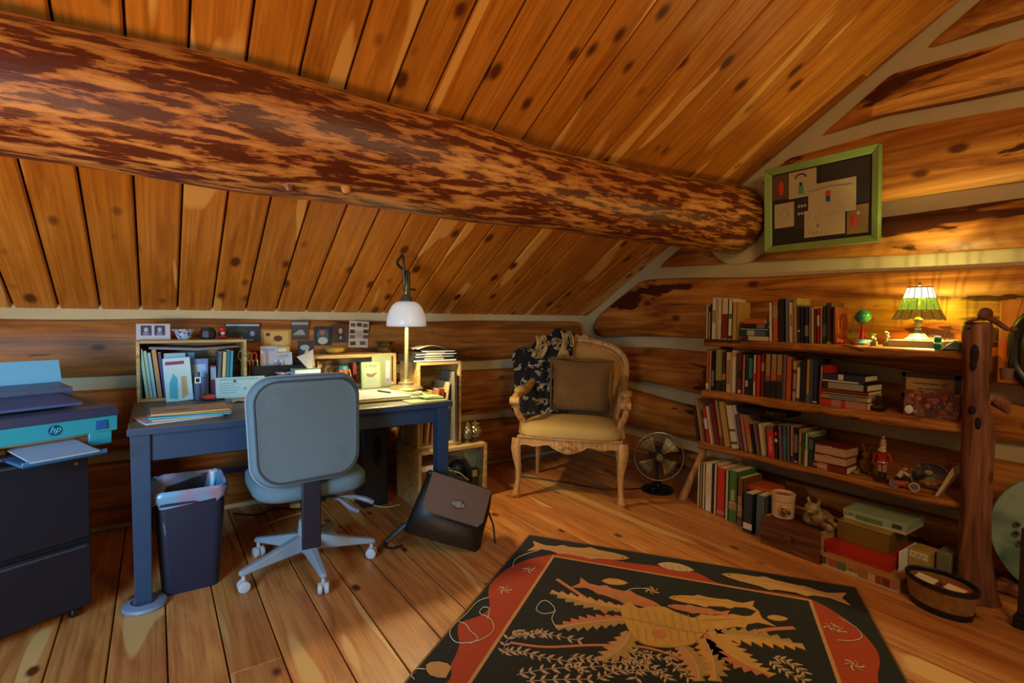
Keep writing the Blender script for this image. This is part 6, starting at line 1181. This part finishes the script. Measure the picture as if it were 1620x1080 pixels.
# desk pad, pen, cable
DP = thing('desk_pad', 'yellow-green edged desk pad with white paper in front of the green book', 'pad', (1.115, 2.96, DT)); MB().box((-.20, -.19, 0), (.19, .20, .010)).build('pad_base', bmat('#a0a05c'), DP, .002); 
MB().box((-.19, -.18, .010), (.13, .19, .018)).build('paper_block', plain('pad_paper', '#8c888e', .8, var=.03, bmp=0), DP, .001)
t = thing('pen', 'green metal pen lying across the white pad paper', 'pen', (1.14, 2.97, DT+.0235)); MB().tube([(-.02, .055, 0), (.018, -.05, 0)], .005, 8).build('pen_barrel', bmat('#5c6c3c'), t); MB().tube([(-.012, .045, .006), (-.002, .015, .006)], .0015, 6).build('pen_clip', M_steel, t)
MT = tag(MB().box((1.12, 2.62, DT), (1.345, 3.25, DT+.003)).build('green_blotter', bmat('#747c4c'), None, .001), 'pale green blotter sheet on the right end of the desk', 'blotter')
MT2 = MT; DP.location.x = 1.05; DP.location.y = 2.93
DP.location.z = DT+.0032; t.location = (1.10, 2.95, DT+.0268)
CC = thing('cable_coil', 'coiled white charging cable on the desk right of the pad', 'cable', (1.235, 2.80, DT+.0035)); b = MB(); pts = []
for i in range(60): a = i*.45; pts.append((.035*math.cos(a)*(1+.2*math.sin(i)), .025*math.sin(a)*(1+.2*math.cos(i*1.3)), .005+.0004*i))
b.tube(pts, .0028, 6); b.tube([pts[-1], (.06, .03, .02), (.12, .05, .006)], .0028, 6); b.build('cable_loops', bmat('#b8b49c'), CC); MB().box((-.02, -.02, 0), (.015, .01, .02)).build('plug', M_white, CC, .003)
z = DT+.0035
for lab, c, dx, rz in (('green envelope lying lowest at the right end of the desk', '#6c9454', 0, .1), ('pale green card lying on the green envelope on desk', '#98a868', .01, -.15), ('yellow green notelet topmost at the right end of the desk', '#a0a458', -.005, .3)):
    t = thing('envelope', lab, 'envelope', (1.295+dx-.01, 2.72+.02*(rz), z), rz, 'envelopes on the desk'); MB().box((-.055, -.04, 0), (.055, .04, .004)).build('envelope_body', bmat(c), t, .0005); z += .0045
for lab, px, py, r0 in (('bundle of silver keys hanging at the desk corner', 716, 650, .02),):
    t = thing('key_bundle', lab, 'keys', (1.378, 2.72, .70)); MB().tube([(.02, 0, .055), (.0, -.005, .06), (-.01, -.01, .03), (0, 0, .0)], .0015, 5).build('key_string', M_white, t)
    rn = random.Random(4)
    for k in range(12): MB().ball((rn.uniform(-.01, .02), rn.uniform(-.015, .03), rn.uniform(-.03, .02)), .009, 8).build('bead', plain('pale_bead', '#a8ac90', .4), t)
# photos pinned to the log wall
def pic(label, x0, y0, x1, y1, c, prints, rot=0, name='wall_photo'):
    Yp = 3.636; a_, c_ = onY(x0, y0, Yp), onY(x1, y1, Yp); t = thing(name, label, 'photo', ((a_.x+c_.x)/2, Yp, (a_.z+c_.z)/2), group='photos pinned to the log wall'); w_, h_ = abs(c_.x-a_.x)/2, abs(a_.z-c_.z)/2; t.rotation_euler = (0, rot, 0)
    MB().box((-w_, 0, -h_), (w_, .003, h_)).build('photo_print', bmat(c), t, smooth=False)
    for k, (kind, x, z, sx, sz, cc) in enumerate(prints):
        d = .0008*(k+1); X_, Z_ = (x*2-1)*w_, (z*2-1)*h_
        b = MB()
        if kind == 'r': b.box((X_-sx*w_, -d, Z_-sz*h_), (X_+sx*w_, 0, Z_+sz*h_))
        elif kind == 'o': b.ball((X_, -d*.5, Z_), 1, 14, (sx*w_, d*.5, sz*h_))
        else: b.prism([(X_-sx*w_, Z_-sz*h_), (X_+sx*w_, Z_-sz*h_), (X_+sx*w_*.5, Z_+sz*h_), (X_-sx*w_*.2, Z_+sz*h_*.6)], -d, 0, lambda u, v, q: Vector((u, q, v)))
        b.build('printed_shape', bmat(cc), t, smooth=False)
pic('landscape photo of dark hills with a pale tree on wall above desk', 357, 511, 411, 541, '#24282c', [('r', .5, .9, .98, .1, '#98a0a4'), ('t', .35, .65, .6, .25, '#2c3c40'), ('o', .78, .45, .15, .28, '#8888a0'), ('r', .5, .12, .6, .08, '#8c8c84'), ('t', .45, .22, .08, .2, '#a0a0a8')])
pic('orange-brown photo of antlers pinned above the scissors', 413, 521, 461, 552, '#a8703c', [('r', .5, .55, .82, .72, '#c09a50'), ('o', .22, .75, .15, .18, '#5a2410'), ('o', .55, .55, .3, .3, '#5a2c14'), ('t', .5, .25, .7, .2, '#d0b070'), ('r', .5, .08, .7, .05, '#c8a888')])
pic('grey photo of a winding road pinned above the orange-brown photo', 461, 507, 488, 537, '#3c3c3c', [('r', .5, .85, .98, .14, '#8c8c88'), ('t', .45, .4, .75, .3, '#88888a'), ('r', .5, .08, .98, .08, '#4a2420')])
pic('dark photo of snowy branches pinned behind the white napkin', 471, 539, 496, 574, '#282c30', [('o', .45, .7, .6, .25, '#8c9c9c'), ('t', .55, .5, .4, .3, '#a8a888'), ('o', .4, .3, .5, .15, '#4c5c60')])
pic('portrait photo of person in white shirt pinned above yellow bowl', 497, 516, 524, 546, '#1c242c', [('o', .5, .55, .7, .7, '#3c4c5c'), ('o', .5, .25, .6, .38, '#a8a890'), ('o', .5, .68, .3, .32, '#8a5c44'), ('o', .5, .88, .3, .14, '#2c1c18')], -.02)
pic('portrait photo of long-haired person pinned beside white-shirt portrait', 525, 513, 552, 542, '#3c2420', [('o', .5, .5, .45, .8, '#20100c'), ('o', .5, .2, .6, .3, '#1c1418'), ('o', .5, .65, .25, .32, '#a87860'), ('t', .5, .3, .15, .18, '#888890')], .02)
pic('white bordered collage sheet of small photos pinned left of lamp', 552, 508, 583, 549, '#b8a890', [('r', .5, .5, .36, .26, '#988c78')]+[('r', x, z_, .24, .14, '#3c2820' if (k % 2) else '#5a4438') for k, (x, z_) in enumerate(((.18, .85), (.5, .87), (.8, .85), (.16, .6), (.16, .4), (.84, .62), (.84, .42), (.2, .15), (.7, .17)))], .05, 'photo_collage')
# cables on the floor by the wall
for k, (lab, c, pts, r_) in enumerate((('white cable running along the floor below the desk right side', '#b8a888', [(.95, 3.55, .008), (1.05, 3.50, .008), (1.18, 3.22, .008), (1.3, 3.2, .008)], .005), ('short white cable end on floor behind the chair base', '#c0b090', [(.50, 3.30, .006), (.62, 3.36, .006), (.75, 3.40, .006)], .004), ('black cable snaking on floor behind the waste bin', '#14100e', [(.38, 3.60, .006), (.5, 3.5, .006), (.62, 3.56, .006), (.75, 3.46, .006), (.9, 3.6, .006)], .005), ('black cord lying under the armchair toward the fan', '#1c100a', [(2.3, 3.3, .006), (2.5, 3.0, .006), (2.62, 2.75, .006), (2.8, 2.62, .006), (2.93, 2.58, .006)], .005))):
    tag(MB().tube(catmull([Vector(p) for p in pts], 6), r_, 8).build('cable', bmat(c)), lab, 'cable')
t = thing('power_adapter', 'small white power adapter on the floor behind the chair', 'adapter', (.72, 3.52, 0)); MB().box((-.03, -.02, 0), (.03, .02, .03)).build('adapter_body', M_white, t, .004)
